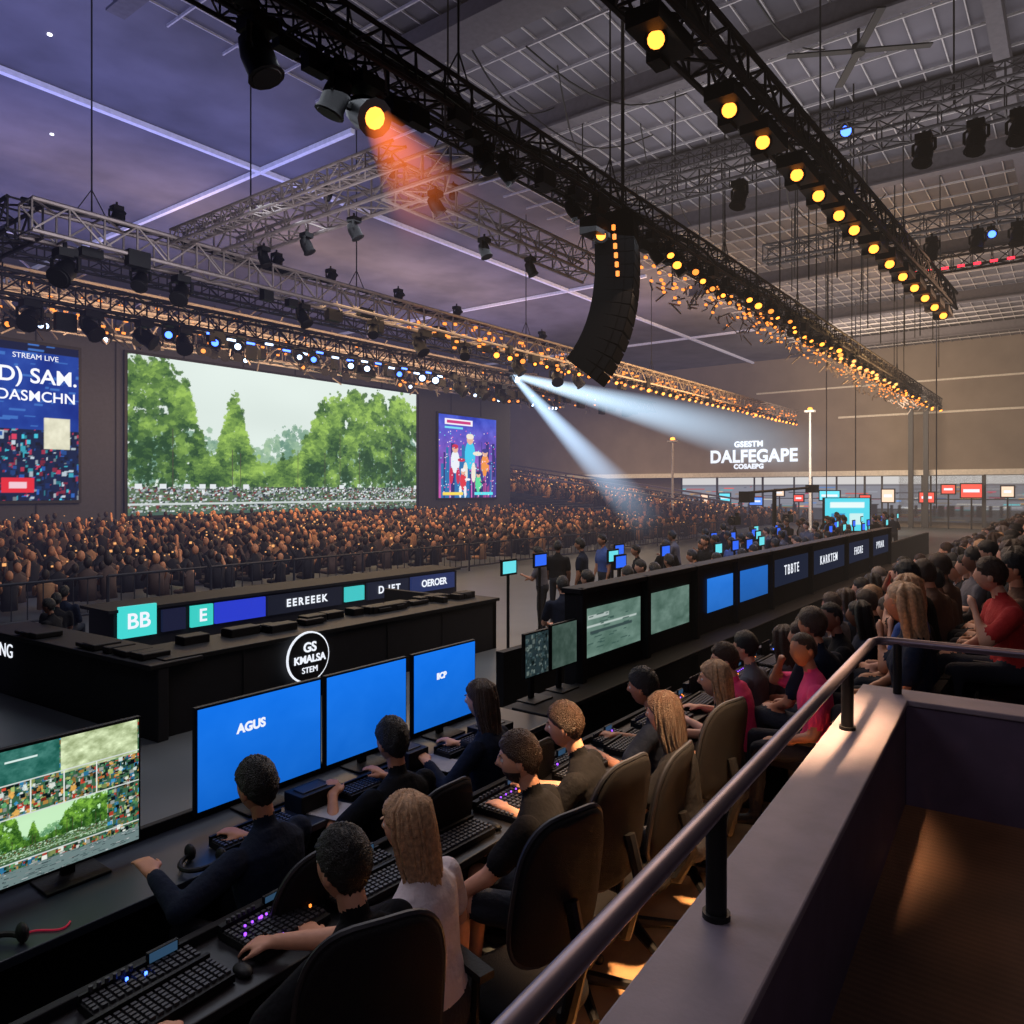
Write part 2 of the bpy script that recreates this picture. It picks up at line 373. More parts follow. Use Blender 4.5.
t3=MB(); truss(t3,(0,22,5.3),(44,22,5.3),.6,.6,.05,0); truss(t3,(0,22,6.3),(30,22,6.3),.5,.4,.04,0)
for x in np.arange(2,42,.7):
    if random.random()<.7: t3.box((x,22+random.uniform(-.4,.4),4.95-random.random()*.4),(.2+random.random()*.5,.2,.2+random.random()*.4),1)
t3.obj('lighting_truss',mT)
f=MB()
for i,x in enumerate([13.3,14.1,16.5,17.1,18.8,19.6,21.3,22.6,23.4,11.8]): fixture(f,(x,21.8,5.2),(-.6,-.7,-.3),1.2,1,4 if i%3 else 5,random.uniform(.5,.9))
for i,x in enumerate(np.arange(13,24,.7)): f.box((x,21.6,4.75+random.random()*.15),(.28,.05,.06),4 if i%2 else 5)
for x in [3,4.2,5,6.3,8,9.5,11,12.2,25,26.5,28]: fixture(f,(x,21.8,5.1),(random.uniform(-.5,.5),-.6,-.5),1.5,1,1)
for x in [5.4,7.3]: fixture(f,(x,22,6.0),(-.6,-.7,-.3),.8,1,3,.7)
f.obj('stage_light_row',mT)
t4=MB(); truss(t4,(0,28.5,6.1),(43,28.5,6.1),.9,.9,.06,6,.8); truss(t4,(0,27,6.6),(43,27,6.6),.6,.6,.05,6,.7); truss(t4,(0,25,6.2),(43,25,6.2),.6,.6,.05,6,.7)
for i in range(700):
    x=random.uniform(2,43); y=25+random.random()*4; z=5.3+random.random()*1.7
    d=Vector((random.uniform(-.6,.6),random.uniform(-.3,.3),random.uniform(-.5,.5))); t4.tube((x,y,z),Vector((x,y,z))+d,.035,4,6 if i%3 else 0)
t4.obj('lighting_truss',mT)
f=MB()
for i in range(60):
    x=random.uniform(3,42); fixture(f,(x,26.8+random.random(),5.9),(-.6,-.7,-.4),1.1,1,3 if i%4==0 else (1 if i%3 else 4),.6)
for i in range(200):
    x=random.uniform(2,42); f.box((x,24.8+random.random()*3,5.4+random.random()*1.0),(.12,.05,.07),3)  # glowing bits stand in for warmly lit metal, not lamps
f.obj('stage_light_row',mT)
t5=MB(); truss(t5,(10,16,5.75),(10,8,5.75),.6,.5,.04,6); truss(t5,(9.8,10.2,5.75),(17,10.2,5.75),.6,.5,.04,6); truss(t5,(8.8,16,5.6),(8.8,9,5.6),.3,.3,.03,6)
t5.obj('lighting_truss',mT)
f=MB()
for p in [(10,14.5),(10,11.5),(10,9.3),(12.5,10.2),(14.2,10.2),(10,13)]: fixture(f,(p[0],p[1],5.5),(random.uniform(-.5,.5),-.3,-.8),.8,1,1)
for p in [(10,12.3),(10,10.4),(11.5,10.2)]: fixture(f,(p[0],p[1],6.3),(.1,-.2,.9),.6,1,1)
f.obj('stage_light_row',mT)
t7=MB(); truss(t7,(4,4.35,6.1),(28,3.45,6.1),.6,.5,.05,0); t7.path([(4+k,4.35-.0375*k+.1*math.sin(k),6.38) for k in range(25)],.07,6,1); t7.path([(4+k,4.1-.0375*k,5.95+.05*math.sin(k*2)) for k in range(25)],.07,6,1); t7.obj('lighting_truss',mT)
f=MB()
d7=Vector((24,-.9,0)).normalized()
for s_ in [4.6,6.8,8.1,9.7,10.9,12.2,13.3,14.9,16.4,17.8,19.2,20.6,22,23.4]:
    p=Vector((4,4.35,5.8))+d7*s_
    f.box(p+Vector((0,.0,-.10)),(1.0,.45,.22),1)
    aim=Vector((-.75,-.3,-.6)).normalized(); c=p+Vector((-.1,0,-.2))
    f.path([c-aim*.1,c+aim*.06,c+aim*.14],[.08,.12,.15],12,1); f.path([c+aim*.12,c+aim*.145],[.115,.105],12,2)
    f.box(p+Vector((.35,.2,-.12)),(.3,.2,.3),1)
f.obj('blinder_light_row',mT)
t8=MB(); truss(t8,(17.3,9.5,7.5),(17.3,-5,7.5),.5,.45,.035,0); truss(t8,(16.3,9.5,7.6),(16.3,-5,7.6),.3,.3,.025,0)
t8.obj('lighting_truss',mT)
t9=MB(); truss(t9,(24,8,7.5),(24,-5,7.5),.5,.5,.04,0);t9.obj('lighting_truss',mT)
t10=MB(); truss(t10,(28.4,5,7.5),(28.4,-5,7.5),.5,.5,.04,0)
for yy in np.arange(-1,5,.45): t10.box((28.1,yy,7.25),(.1,.2,.06),7)
t10.obj('lighting_truss',mT+[M['redl']])
f=MB()
for yy in (6.3,4.4,2.5,1.6,.9,.3): fixture(f,(17.1,yy,7.3),(-.3,.1,-.9),1.15,1,1)
fixture(f,(17.1,4.0,8.0),(-.8,-.3,-.3),.8,1,5); fixture(f,(24,1.9,7.2),(-.9,-.2,-.2),.7,1,5)
for yy in (3.3,2.2,1.3): fixture(f,(23.9,yy,7.2),(-.3,.1,-.9),1.1,1,1)
f.obj('stage_light_row',mT)

w=MB()
for (x,y,z) in [(4,7,5.6),(8,7,5.6),(12.3,7,5.6),(18,7,5.6),(24,7,5.6),(31,7,5.6),(40,7,5.6),(7,16,5.5),(14,16,5.5),(22,16,5.5),(32,16,5.5),(10,9,6),(10,15,6),(16.5,10.2,6),(8,4.2,6.4),(15,3.95,6.4),(22,3.7,6.4),(27,3.5,6.4),(17.3,8,7.7),(17.3,2,7.7),(24,5,7.7),(24,1,7.7)]:
    w.tube((x,y,z),(x,y,ZC-.01),.018,5)
    for k in(-1,1): w.tube((x,y,z+.6),(x+.35*k,y,z),.012,4)
for i in range(34):
    x=random.uniform(18,40);y=random.uniform(4.2,9);z=random.uniform(5.2,7.5);w.tube((x,y,z),(x,y,ZC-.01),.022,4)
for i in range(14):
    x=random.uniform(10,26);y=random.uniform(4.8,12);sg_=random.uniform(.6,1.1)
    w.path([(x+k*.5,y+k*.25*math.sin(i),ZC-.2-.8*math.sin(k/8*pi)*sg_) for k in range(9)],.02,4)
w.tube((12.6,6.9,5.1),(12.6,6.9,ZC-.01),.035,6)
w.obj('suspension_cable',[M['cable']])
w=MB()
for (x,y) in [(42,9.3),(43,11),(45,6)]: w.tube((x,y,-1),(x,y,ZC-.01),.03,5)
w.obj('steel_guy_wire',[M['wire']])
cf=MB(); cf.tube((16.5,3.6,ZC-.01),(16.5,3.6,9.1),.03,8); cf.tube((16.5,3.6,9.1),(16.5,3.6,8.9),.13,12)
for k in range(4):
    a=k*2*pi/4+.5; cf.box((16.5+.75*math.cos(a),3.6+.75*math.sin(a),8.98),(1.3,.16,.03),0,Matrix.Rotation(a,3,'Z'))
cf.obj('ceiling_fan',[M['cable']])

# line array speaker
pa=MB(); fd=Vector((.35,-.94,0)).normalized(); sd=Vector((0,0,1)).cross(fd)
P=Vector((12.55,7,5.05)); th=math.radians(-4)
pa.bb((12.2,6.6,5.05),(12.9,7.4,5.17),0)
for i in range(13):
    th_=th+math.radians(42)*(i/12)**1.7
    F=fd*math.cos(th_)-Vector((0,0,1))*math.sin(th_); D=-fd*math.sin(th_)-Vector((0,0,1))*math.cos(th_)
    hh=.228; c=P+D*hh/2
    R=Matrix((sd,F,-D)).transposed()
    vs=[]
    for (sx,fy,hz) in [(-.45,.34,hh*.5),(.45,.34,hh*.5),(.45,.34,-hh*.5),(-.45,.34,-hh*.5),(-.42,-.38,hh*.47),(.42,-.38,hh*.47),(.42,-.38,-hh*.47),(-.42,-.38,-hh*.47)]:
        vs.append(c+sd*sx+F*fy-D*hz)
    pa.add(vs,[(0,3,2,1),(4,5,6,7),(0,1,5,4),(2,3,7,6),(1,2,6,5),(0,4,7,3)],0)
    pa.box(c+F*.345,(.86,.02,hh*.94),1,R)
    for k in(-1,1): pa.box(c+sd*.455*k+F*.1,(.02,.16,hh*.98),0,R)
    P=P+D*hh
pa.obj('line_array_speaker',[mat('speaker_black',(6,6,8),.8,spec=.08,var=0),mat('speaker_grille',(9,9,11),.9,spec=.05,var=0)],False,.003)
f=MB(); fixture(f,(11.9,7,4.95),(-.7,-.6,-.1),.8,1,2,.8); f.box((11.75,7,4.75),(.5,.35,.3),1)
for k in range(6): f.box((11.93+.03*k,6.72,4.75-.16*k),(.05,.05,.09),3)
f.obj('stage_light',mT)

def beam(name,a,b,r0,r1,col,s,fall=1.5):  # self-glowing cone stands in for a beam scattered in haze
    a=Vector(a);b=Vector(b);L=(b-a).length; mb=MB(); mb.path([(0,0,0),(0,0,1)],[r0,r1],32,0)
    m=bpy.data.materials.new(name+'_haze');m.use_nodes=True;nt=m.node_tree;nt.nodes.clear();N=nt.nodes.new;K=nt.links.new
    o=N('ShaderNodeOutputMaterial');e=N('ShaderNodeEmission');e.inputs['Color'].default_value=(*lin(col),1)
    tc=N('ShaderNodeTexCoord');sp=N('ShaderNodeSeparateXYZ');K(tc.outputs['Object'],sp.inputs[0])
    def mth(op,a_,b_=None,cl=False):
        n=N('ShaderNodeMath');n.operation=op;n.use_clamp=cl
        for i,v in enumerate([a_,b_]):
            if v is None: continue
            if isinstance(v,(int,float)): n.inputs[i].default_value=v
            else: K(v,n.inputs[i])
        return n.outputs[0]
    X,Y,Z=sp.outputs
    rr=mth('ADD',mth('MULTIPLY',X,X),mth('MULTIPLY',Y,Y)); Rz=mth('ADD',mth('MULTIPLY',Z,r1-r0),r0); q=mth('DIVIDE',rr,mth('MULTIPLY',Rz,Rz))
    rad=mth('SUBTRACT',1.,q,True); fz=mth('POWER',mth('SUBTRACT',1.,Z,True),fall)
    inv=mth('DIVIDE',r0*2,mth('ADD',Rz,r0))
    st=mth('MULTIPLY',mth('MULTIPLY',mth('MULTIPLY',rad,fz),inv),s)
    K(st,e.inputs['Strength']);K(e.outputs[0],o.inputs['Volume'])
    ob=mb.obj(name,[m]); ob.rotation_mode='QUATERNION'; ob.rotation_quaternion=(b-a).to_track_quat('Z','Y'); ob.location=a; ob.scale=(1,1,L)
    return ob
beam('beam_glow_cone',(29.1,22,5.6),(28.2,7.2,1.1),.14,1.3,(185,212,235),6.4,1.15)
beam('beam_glow_cone',(29.1,22,5.6),(26.3,13.0,-1.5),.14,.95,(175,206,238),6.0,1.15)
beam('beam_glow_cone',lp,lp+Vector((.75,-.25,-.9))*1.35,.18,.8,(255,118,46),4.6,1.8)
f=MB(); fixture(f,(29.2,22,6.0),(-.1,-.9,-.3),1.3,1,4); f.obj('moving_head_light',mT)
def haze(name,a,b,col,s):  # emission-only volume imitates lit haze, nothing is scattered
    m=bpy.data.materials.new(name);m.use_nodes=True;nt=m.node_tree;nt.nodes.clear()
    o=nt.nodes.new('ShaderNodeOutputMaterial');e=nt.nodes.new('ShaderNodeEmission');e.inputs['Color'].default_value=(*col,1);e.inputs['Strength'].default_value=s
    nt.links.new(e.outputs[0],o.inputs['Volume']); mb=MB();mb.bb(a,b);mb.obj(name,[m],False)
haze('haze_glow_box',(1,10.05,FL+.05),(57.5,45.5,ZC-.2),(.52,.50,.92),.0014)
haze('haze_glow_box',(7,-7.5,FL+.3),(57.5,9.95,ZC-.2),(1.,.76,.62),.0012)

# ============================================================ STAGE COUNTERS
c=MB()
c.bb((4.0,7.5,FL),(9.5,7.62,-1.78),0); c.bb((3.98,7.47,-1.79),(9.55,8.3,-1.74),1); c.bb((9.4,7.5,FL),(9.5,10,-1.78),0)
for x in np.arange(4.9,9.3,1.1): c.bb((x,7.49,FL),(x+.015,7.5,-1.8),1)
c.obj('stage_counter',[M['dark'],M['black']],False,.01)
c=MB()
c.box((3.8,9.3,(FL-1.8)/2),(.12,3.8,-1.8-FL),0,Matrix.Rotation(.07,3,'Z')); c.box((3.95,9.3,-1.78),(.6,3.8,.05),1,Matrix.Rotation(.07,3,'Z'))
c.box((3.2,11.9,(FL-1.8)/2),(1.2,.12,-1.8-FL),0)
c.obj('stage_counter',[M['dark'],M['black']],False,.01)
text('counter_sign','SINING',.24,(3.63,10.85,-2.0),(pi/2,0,-pi/2+.07),M['txt'])
e=empty('counter_emblem',(5.75,7.45,-2.02))
mb=MB(); mb.path([(0,0,0),(0,-.02,0)],.31,32,1); mb.path([(0,-.02,0),(0,-.03,0)],.29,32,0); mb.obj('disc',[M['dark'],M['txt']],True,0,e)
text('emblem_text','KMALSA',.125,(0,-.045,-.02),RF,M['txt'],e,.005,.003); text('emblem_top','GS',.16,(0,-.045,.12),RF,M['txt'],e,.005,.004); text('emblem_low','STEM',.1,(0,-.045,-.15),RF,M['txt'],e)
o=MB()
for i in range(30):
    x=random.uniform(4.1,9.3); o.box((x,7.9+random.random()*.25,-1.70),(random.uniform(.1,.4),.2,random.uniform(.05,.12)),0)
for i in range(10):
    t=random.random(); o.box((4.0-.25*t,7.7+2.6*t,-1.72),(.3,random.uniform(.1,.3),random.uniform(.04,.07)),0)
o.obj('stage_equipment_case',[M['black']],False,.01)
e=empty('led_banner_desk',(0,12,0))
mb=MB(); mb.bb((5.6,.05,FL),(13.7,.9,-1.95),0); mb.bb((5.5,0,-1.93),(13.8,1.0,-1.88),0); mb.obj('desk_body',[M['dark']],False,0,e)
def led(x0,x1,col,s=1.,tex=None,ts=.3,z0=-2.33,z1=-1.97,sp=1.):
    mb=MB(); mb.bb((x0,-.02,z0),(x1,.04,z1)); mb.obj('led_tile',[emat('led_tile_mat',col,s)],False,0,e)
    if tex: text('tile_text',tex,ts,((x0+x1)/2,-.04,(z0+z1)/2),RF,M['txt'],e,.003,.006,sp)
led(5.65,6.25,(70,225,220),.9,'BB',.34,-2.34,-1.84); led(6.35,6.75,(18,22,50),1); led(6.85,7.25,(60,215,205),.9,'E',.3); led(7.3,8.3,(40,60,210),.9); led(8.35,10.1,(16,20,34),1,'EEREEEK',.2,sp=1.35); led(10.2,10.7,(70,215,215),.8,None,.3,-2.3,-2.0); led(10.8,12.0,(18,24,42),1,'D IFT',.22,sp=1.3); led(12.1,13.55,(30,44,90),1,'OEROER',.22)
b=MB()
for x in np.arange(-4,40,2.2):
    b.tube((x,15.3,FL),(x,15.3,-1.7),.03,6); b.tube((x,15.3,-1.7),(x+2.1,15.3,-1.7),.03,6); b.tube((x,15.3,-2.4),(x+2.1,15.3,-2.4),.03,6)
    for k in range(1,8): b.tube((x+k*.26,15.3,-2.4),(x+k*.26,15.3,-1.7),.012,4)
b.obj('crowd_barrier',[M['darkgrey']])

# ============================================================ DESKS + MONITORS
d=MB()
d.bb((.2,2.38,-1.84),(34,2.80,-1.80),0); d.bb((.2,2.78,FL),(34,2.82,-1.76),1)
for x in np.arange(.3,34,1.6): d.bb((x,2.45,FL),(x+.04,2.78,-1.84),1)
d.obj('control_desk',[mat('desk_top',(28,27,31),.4),M['dark']],False,.006)
d=MB()
d.bb((-.5,3.28,-1.84),(4.9,3.86,-1.80),0); d.bb((-.5,3.84,FL),(4.9,3.88,-1.74),1)
for x in np.arange(-.4,4.9,1.3): d.bb((x,3.4,FL),(x+.04,3.84,-1.84),1)
d.obj('control_desk',[mat('desk_top_2',(36,42,54),.35),M['dark']],False,.006)
def monitor(x0,x1,z0,z1,img,Y=3.7,lab=None,ls=.09,lx=0,lz=0,stand=-1.8):
    W=x1-x0;H=z1-z0;e=empty('computer_monitor',((x0+x1)/2,Y,(z0+z1)/2))
    mb=MB(); mb.bb((-W/2-.012,.004,-H/2-.015),(W/2+.012,.035,H/2+.012)); mb.bb((-W/4,.03,-H/4),(W/4,.07,H/4))
    dz=stand-(z0+z1)/2
    mb.bb((-.03,.05,dz+.01),(.03,.08,0)); mb.bb((-.14,-.07,dz),(.14,.12,dz+.014)); mb.obj('housing',[M['black']],False,.004,e)
    panel('display',img,(-W/2,0,-H/2),(W,0,0),(0,0,H),e)
    if lab: text('label',lab,ls,(lx,-.004,lz),RF,M['txt'],e,.001,.003)
    return e
def blue(h=40,w=60):
    im=np.ones((h,w,3))*C(22,118,238); g=np.linspace(0,1,h)[:,None,None]; im=im*(1-.15*g); im+=((fbm(h,w,3,3)-.5)*.05)[...,None]; return im
def multi(h,w):
    a=h//4
    pal=[(220,232,226),(40,80,64),(28,54,44),(96,170,110),(180,200,120),(225,80,60),(60,150,200),(16,26,32),(235,240,230),(240,180,90)]
    im=collage(h,w,int(h*w*.06),pal,(60,100,74),24)
    x1=w*2//5
    im[:a,:x1]=C(50,110,100)+.35*(fbm(a,x1,5,6)[...,None]-.5); im[:a+6,x1+2:w-3]=C(190,205,160)+.6*(fbm(a+6,w-5-x1,6,8)[...,None]-.5)
    im[a//3:a//3+3,8:w//4]=C(220,240,235)
    hh=h//3; im[h//2:h//2+hh,:w*3//4]=np.clip(park(hh,w*3//4,.25)*C(225,255,215)*1.0,0,1)
    for i in range(26):
        blob(im,rng.random()*w,h*.3+rng.random()*h*.18,2+rng.random()*4,C(*pal[rng.integers(0,len(pal))]),.9)
    for x in (w//5,w*3//7,w*2//3): im[a:h//2,x:x+2]=C(230,235,230)
    for k in(a,h//2,h//2+hh): im[k:k+2]=C(210,218,214)
    q=h//9; im[h-q:]=collage(q,w,150,[(225,230,230),(40,50,60),(90,120,120)],(110,130,130),20)
    return im
monitor(1.24,1.84,-1.72,-1.13,multi(220,220))
monitor(.3,1.2,-1.72,-1.13,multi(120,160))
monitor(2.15,2.95,-1.70,-1.16,blue(),lab='AGUS',ls=.07,lx=-.08,lz=.11)
monitor(3.0,3.68,-1.70,-1.16,blue())
monitor(3.76,4.42,-1.70,-1.16,blue(),lab='IICP',ls=.06,lx=-.05,lz=.08)
e=empty('video_wall_bank',(0,3.7,0))
mb=MB()
mb.bb((5.95,.05,FL),(20.3,.18,-.95),0); mb.bb((5.92,-.02,-.97),(20.4,.2,-.92),0); mb.bb((4.95,-.3,-1.84),(20.3,.05,-1.80),0); mb.bb((4.95,.05,FL),(5.95,.2,-1.84),0)
for x in [5.98,7.3,8.6,9.95,11.4,13.5,16,18.2,20.25]: mb.bb((x-.04,-.03,FL),(x+.04,.05,-.92),0)
mb.obj('housing',[M['dark']],False,.008,e)
def vw(x0,x1,z0,z1,img): panel('display',img,(x0,0.03,z0),(x1-x0,0,0),(0,0,z1-z0),e)
gm=lambda: np.clip(C(104,134,122)+.3*(fbm(50,60,5,5)[...,None]-.5),0,1)
g1=gm(); g1[18:20,5:55]=C(200,215,210); g1[8:12,6:26]=C(190,205,200); g1[24:27,8:50]=C(60,80,80)
for i in range(30):
    x_=rng.integers(2,52);y_=rng.integers(5,44); g1[y_:y_+1,x_:x_+rng.integers(2,8)]=C(60,90,84)
vw(6.02,7.2,-1.6,-1.13,g1*.9); vw(7.42,8.45,-1.58,-1.13,gm()*.85); vw(9.0,9.88,-1.55,-1.12,blue()*.85+.08); vw(10.0,11.3,-1.55,-1.12,blue(30,50)*.75+.06)
for i,(x0,x1) in enumerate([(11.5,13.4),(13.55,15.9),(16.05,18.1),(18.25,20.2)]):
    vw(x0,x1,-1.5,-1.08,np.ones((8,8,3))*C(16,24,44)+.03); text('banner_text',['TBBTE','KARKTEM','FHSRE','PYRAR'][i],.22,((x0+x1)/2,0.02,-1.28),RF,M['txt'],e,.002,.002,1.35)
monitor(5.08,5.42,-1.58,-1.22,collage(60,50,260,[(90,120,125),(40,60,60),(150,170,165),(60,80,90)],(50,70,75),8)*.7); monitor(5.48,5.88,-1.58,-1.2,gm()*.6)
def console(name,x,y,z,w,dp,nx,ny,rz=0,led=None,lit=False):
    mb=MB(); mb.box((0,0,.018),(w,dp,.03),0); mb.box((0,dp*.45,.035),(w,dp*.1,.04),0)
    for i in range(nx):
        for j in range(ny):
            mm=1; kx,ky=.66,.6
            if lit and random.random()<.05: mm=random.choice([2,3,4,2]); kx,ky=.3,.3
            mb.box((-w/2+w*(i+.5)/nx,-dp*.42+dp*.8*(j+.5)/ny,.038),(w/nx*kx,dp*.8/ny*ky,.012),mm)
    if lit:
        mb.box((w*.25,dp*.44,.06),(w*.3,.015,.045),0); mb.box((w*.25,dp*.44-.009,.062),(w*.27,.003,.034),5)
        for i in range(6): mb.tube((-w*.4+i*w*.07,dp*.43,.05),(-w*.4+i*w*.07,dp*.43,.07),.008,8,1)
    if led:
        for k in range(5): mb.box((-w*.3+k*w*.1,dp*.2,.048),(.007,.007,.007),2)
    ob=mb.obj(name,[M['black'],M['key'],M[led or 'pinkl'],M['bluel'],M['amber2'],M['dimscr']],False); ob.location=(x,y,z); ob.rotation_euler=(0,0,rz); return ob
console('keyboard',.80,2.55,-1.798,.46,.17,15,5)
console('keyboard',1.34,2.53,-1.798,.46,.17,16,6,.05)
console('mixing_console',1.36,2.70,-1.798,.40,.12,14,4,.02,None,True)
console('mixing_console',1.86,2.62,-1.798,.34,.28,12,9,.04,'pinkl',True)
console('keyboard',2.30,2.52,-1.798,.40,.16,15,5,-.05)
console('mixing_console',2.36,2.69,-1.798,.36,.12,12,4,0,None,True)
for i,x in enumerate(np.arange(2.85,16,.62)):
    if i%3==1: console('mixing_console',x,2.57,-1.798,.5,.3,14,8,0.03,'pinkl' if i%2 else 'bluel',True)
    else: console('keyboard',x,2.53,-1.798,.46,.17,15,5,random.uniform(-.08,.08)); console('mixing_console',x,2.70,-1.798,.3,.1,10,3,0,None,True)
    if i>3:
        mb=MB();mb.box((0,0,.06),(.3,.05,.12),0);mb.box((0,-.03,.1),(.26,.01,.14),1 if i%2 else 0);o_=mb.obj('control_unit',[M['black'],M['darkgrey']],False,.006);o_.location=(x+.3,2.73,-1.8)
for x in (2.3,3.1,3.95): console('keyboard',x,3.42,-1.798,.42,.15,15,5)
mb=MB()
for x in (1.62,2.56,3.12): mb.ell((x,2.48,-1.785),(.03,.05,.02),0)
mb.obj('computer_mouse',[M['black']])
def headphones(loc,rz=0):
    mb=MB(); R=Matrix.Rotation(rz,3,'Z')
    mb.path([R@Vector((.085*math.cos(a),.1*math.sin(a)+.02,.03)) for a in np.linspace(-.3,pi+.3,14)],.012,8)
    for k in(-1,1):
        c0=R@Vector((k*.085,-.02,.04)); mb.ell(c0,(.022,.04,.04),0)
    o=mb.obj('headphones',[M['black']]); o.location=loc
headphones((1.12,3.33,-1.80),.5); headphones((1.98,3.36,-1.80),2.)
mb=MB(); mb.path([(1.2+.09*t,3.36+.04*math.sin(t*3),-1.795) for t in np.linspace(0,2,14)],.004,6); mb.obj('red_cable',[mat('red_rubber',(190,30,60),.5,emit=(220,30,80),es=.15,sample=False)])  # slight emission brightens the rubber, the cable is no lamp
mb=MB()
for i,(x,y,w_,dd,h) in enumerate([(2.72,3.5,.24,.16,.1),(3.5,3.5,.18,.2,.12),(4.3,3.45,.3,.2,.08)]):
    mb.box((x,y,-1.8+h/2),(w_,dd,h),0); mb.box((x,y,-1.8+h+.004),(w_*.7,dd*.6,.008),1)
mb.obj('control_unit',[M['black'],M['darkgrey']],False,.008)
mb=MB()
for x,y,a in [(2.75,3.36,.2),(3.65,3.36,.1)]: mb.box((x,y,-1.796),(.21,.29,.004),0,Matrix.Rotation(a,3,'Z'))
mb.obj('paper_sheet',[mat('paper',(150,150,155),.8)],False)

# ============================================================ PLATFORM, PARAPET, RAIL
al=math.radians(3.3); E=Vector((math.cos(al),math.sin(al),0)); Nn=Vector((-math.sin(al),math.cos(al),0)); O=Vector((0,.475,0))
Rz=Matrix.Rotation(al,3,'Z')
def pbox(mb,s0,s1,n0,n1,z0,z1,m=0):
    c=O+E*(s0+s1)/2+Nn*(n0+n1)/2; mb.box((c.x,c.y,(z0+z1)/2),(s1-s0,n1-n0,z1-z0),m,Rz)
p=MB(); pbox(p,-4,4.61,0,.225,FL,-1.13,0); pbox(p,-4,4.62,-.012,.24,-1.13,-1.10,1)
pbox(p,4.39,4.61,-5,0,FL,-1.13,0); pbox(p,4.38,4.62,-5,0,-1.13,-1.10,1)
p.obj('parapet_wall',[M['purple'],M['grey']],False,.006)
carp=mat('platform_carpet',(88,62,47),.95,var=.25,ns=3,bump=.4,bs=200)
nt=carp.node_tree;tcn=nt.nodes.new('ShaderNodeTexCoord');wv=nt.nodes.new('ShaderNodeTexWave');wv.inputs['Scale'].default_value=9;wv.inputs['Distortion'].default_value=.6
nt.links.new(tcn.outputs['Object'],wv.inputs['Vector']);mx=nt.nodes.new('ShaderNodeMix');mx.data_type='RGBA';mx.blend_type='MULTIPLY';mx.inputs[0].default_value=.22
bs_=nt.nodes['Principled BSDF'];src=bs_.inputs['Base Color'].links[0].from_socket;nt.links.new(src,mx.inputs[6]);nt.links.new(wv.outputs['Color'],mx.inputs[7]);nt.links.new(mx.outputs[2],bs_.inputs['Base Color'])
p=MB(); pbox(p,-4,4.39,-5,0,FL,-1.65,0); p.obj('platform_floor',[carp],False)
r=MB(); ro=.163
pts=[O+E*s_+Nn*ro+Vector((0,0,-.82)) for s_ in np.linspace(-2,4.40,12)]
r.path(pts,.024,14,0)
for s_ in (-.6,1.87,3.70): 
    b_=O+E*s_+Nn*ro; r.tube((b_.x,b_.y,-1.10),(b_.x,b_.y,-.835),.027,14,1); r.tube((b_.x,b_.y,-1.10),(b_.x,b_.y,-1.085),.036,14,1)
r.path([pts[-1],O+E*4.47+Nn*(ro-.02)+Vector((0,0,-.82)),O+E*4.5+Nn*(ro-.08)+Vector((0,0,-.82)),O+E*4.5-Nn*4+Vector((0,0,-.82))],.022,12,0)
for n_ in (.05,-1.2,-2.6):
    b_=O+E*4.5+Nn*n_; r.tube((b_.x,b_.y,-1.10),(b_.x,b_.y,-.83),.022,12,1)
r.obj('handrail',[M['rail'],M['black']])
slab('aisle_carpet',(-3,.95,FL),(8,2.36,FL+.012),mat('aisle_carpet',(198,152,106),.85,var=.18,ns=5,bump=.2,bs=120))  # carpet tan also carries the warm light falling on this floor

# ============================================================ PEOPLE
def tmp_eval(mb,vox,sm=5):
    me=bpy.data.meshes.new('t'); me.from_pydata(mb.v,[],mb.f); o=bpy.data.objects.new('t',me); scn.collection.objects.link(o)
    r=o.modifiers.new('r','REMESH'); r.mode='VOXEL'; r.voxel_size=vox
    s_=o.modifiers.new('s','SMOOTH'); s_.factor=.5; s_.iterations=sm
    bpy.context.view_layer.update(); dg=bpy.context.evaluated_depsgraph_get()
    m2=bpy.data.meshes.new_from_object(o.evaluated_get(dg)); bpy.data.objects.remove(o); bpy.data.meshes.remove(me)
    nv=len(m2.vertices);V=np.zeros(nv*3);m2.vertices.foreach_get('co',V);V=V.reshape(-1,3)
    nl=len(m2.loops);Lp=np.zeros(nl,int);m2.loops.foreach_get('vertex_index',Lp)
    npz=len(m2.polygons);St=np.zeros(npz,int);m2.polygons.foreach_get('loop_start',St)
    bpy.data.meshes.remove(m2); return V,Lp,St
def mb_arrays(mb):
    V=np.array(mb.v);Lp=np.concatenate([np.array(f) for f in mb.f]);ln=np.array([len(f) for f in mb.f]);St=np.concatenate([[0],np.cumsum(ln)[:-1]])
    return V,Lp,St,np.array(mb.m)
def ik(S,W,l1,l2,pole):
    S=Vector(S);W=Vector(W);d=W-S;L=d.length;mx=(l1+l2)*.985
    if L>mx: W=S+d*(mx/L);d=W-S;L=mx
    if L<.12: L=.12
    u=d.normalized();a=(l1*l1-l2*l2+L*L)/(2*L);h=math.sqrt(max(0,l1*l1-a*a));pl=Vector(pole);pl=(pl-u*pl.dot(u)).normalized()
    return S+u*a+pl*h,W
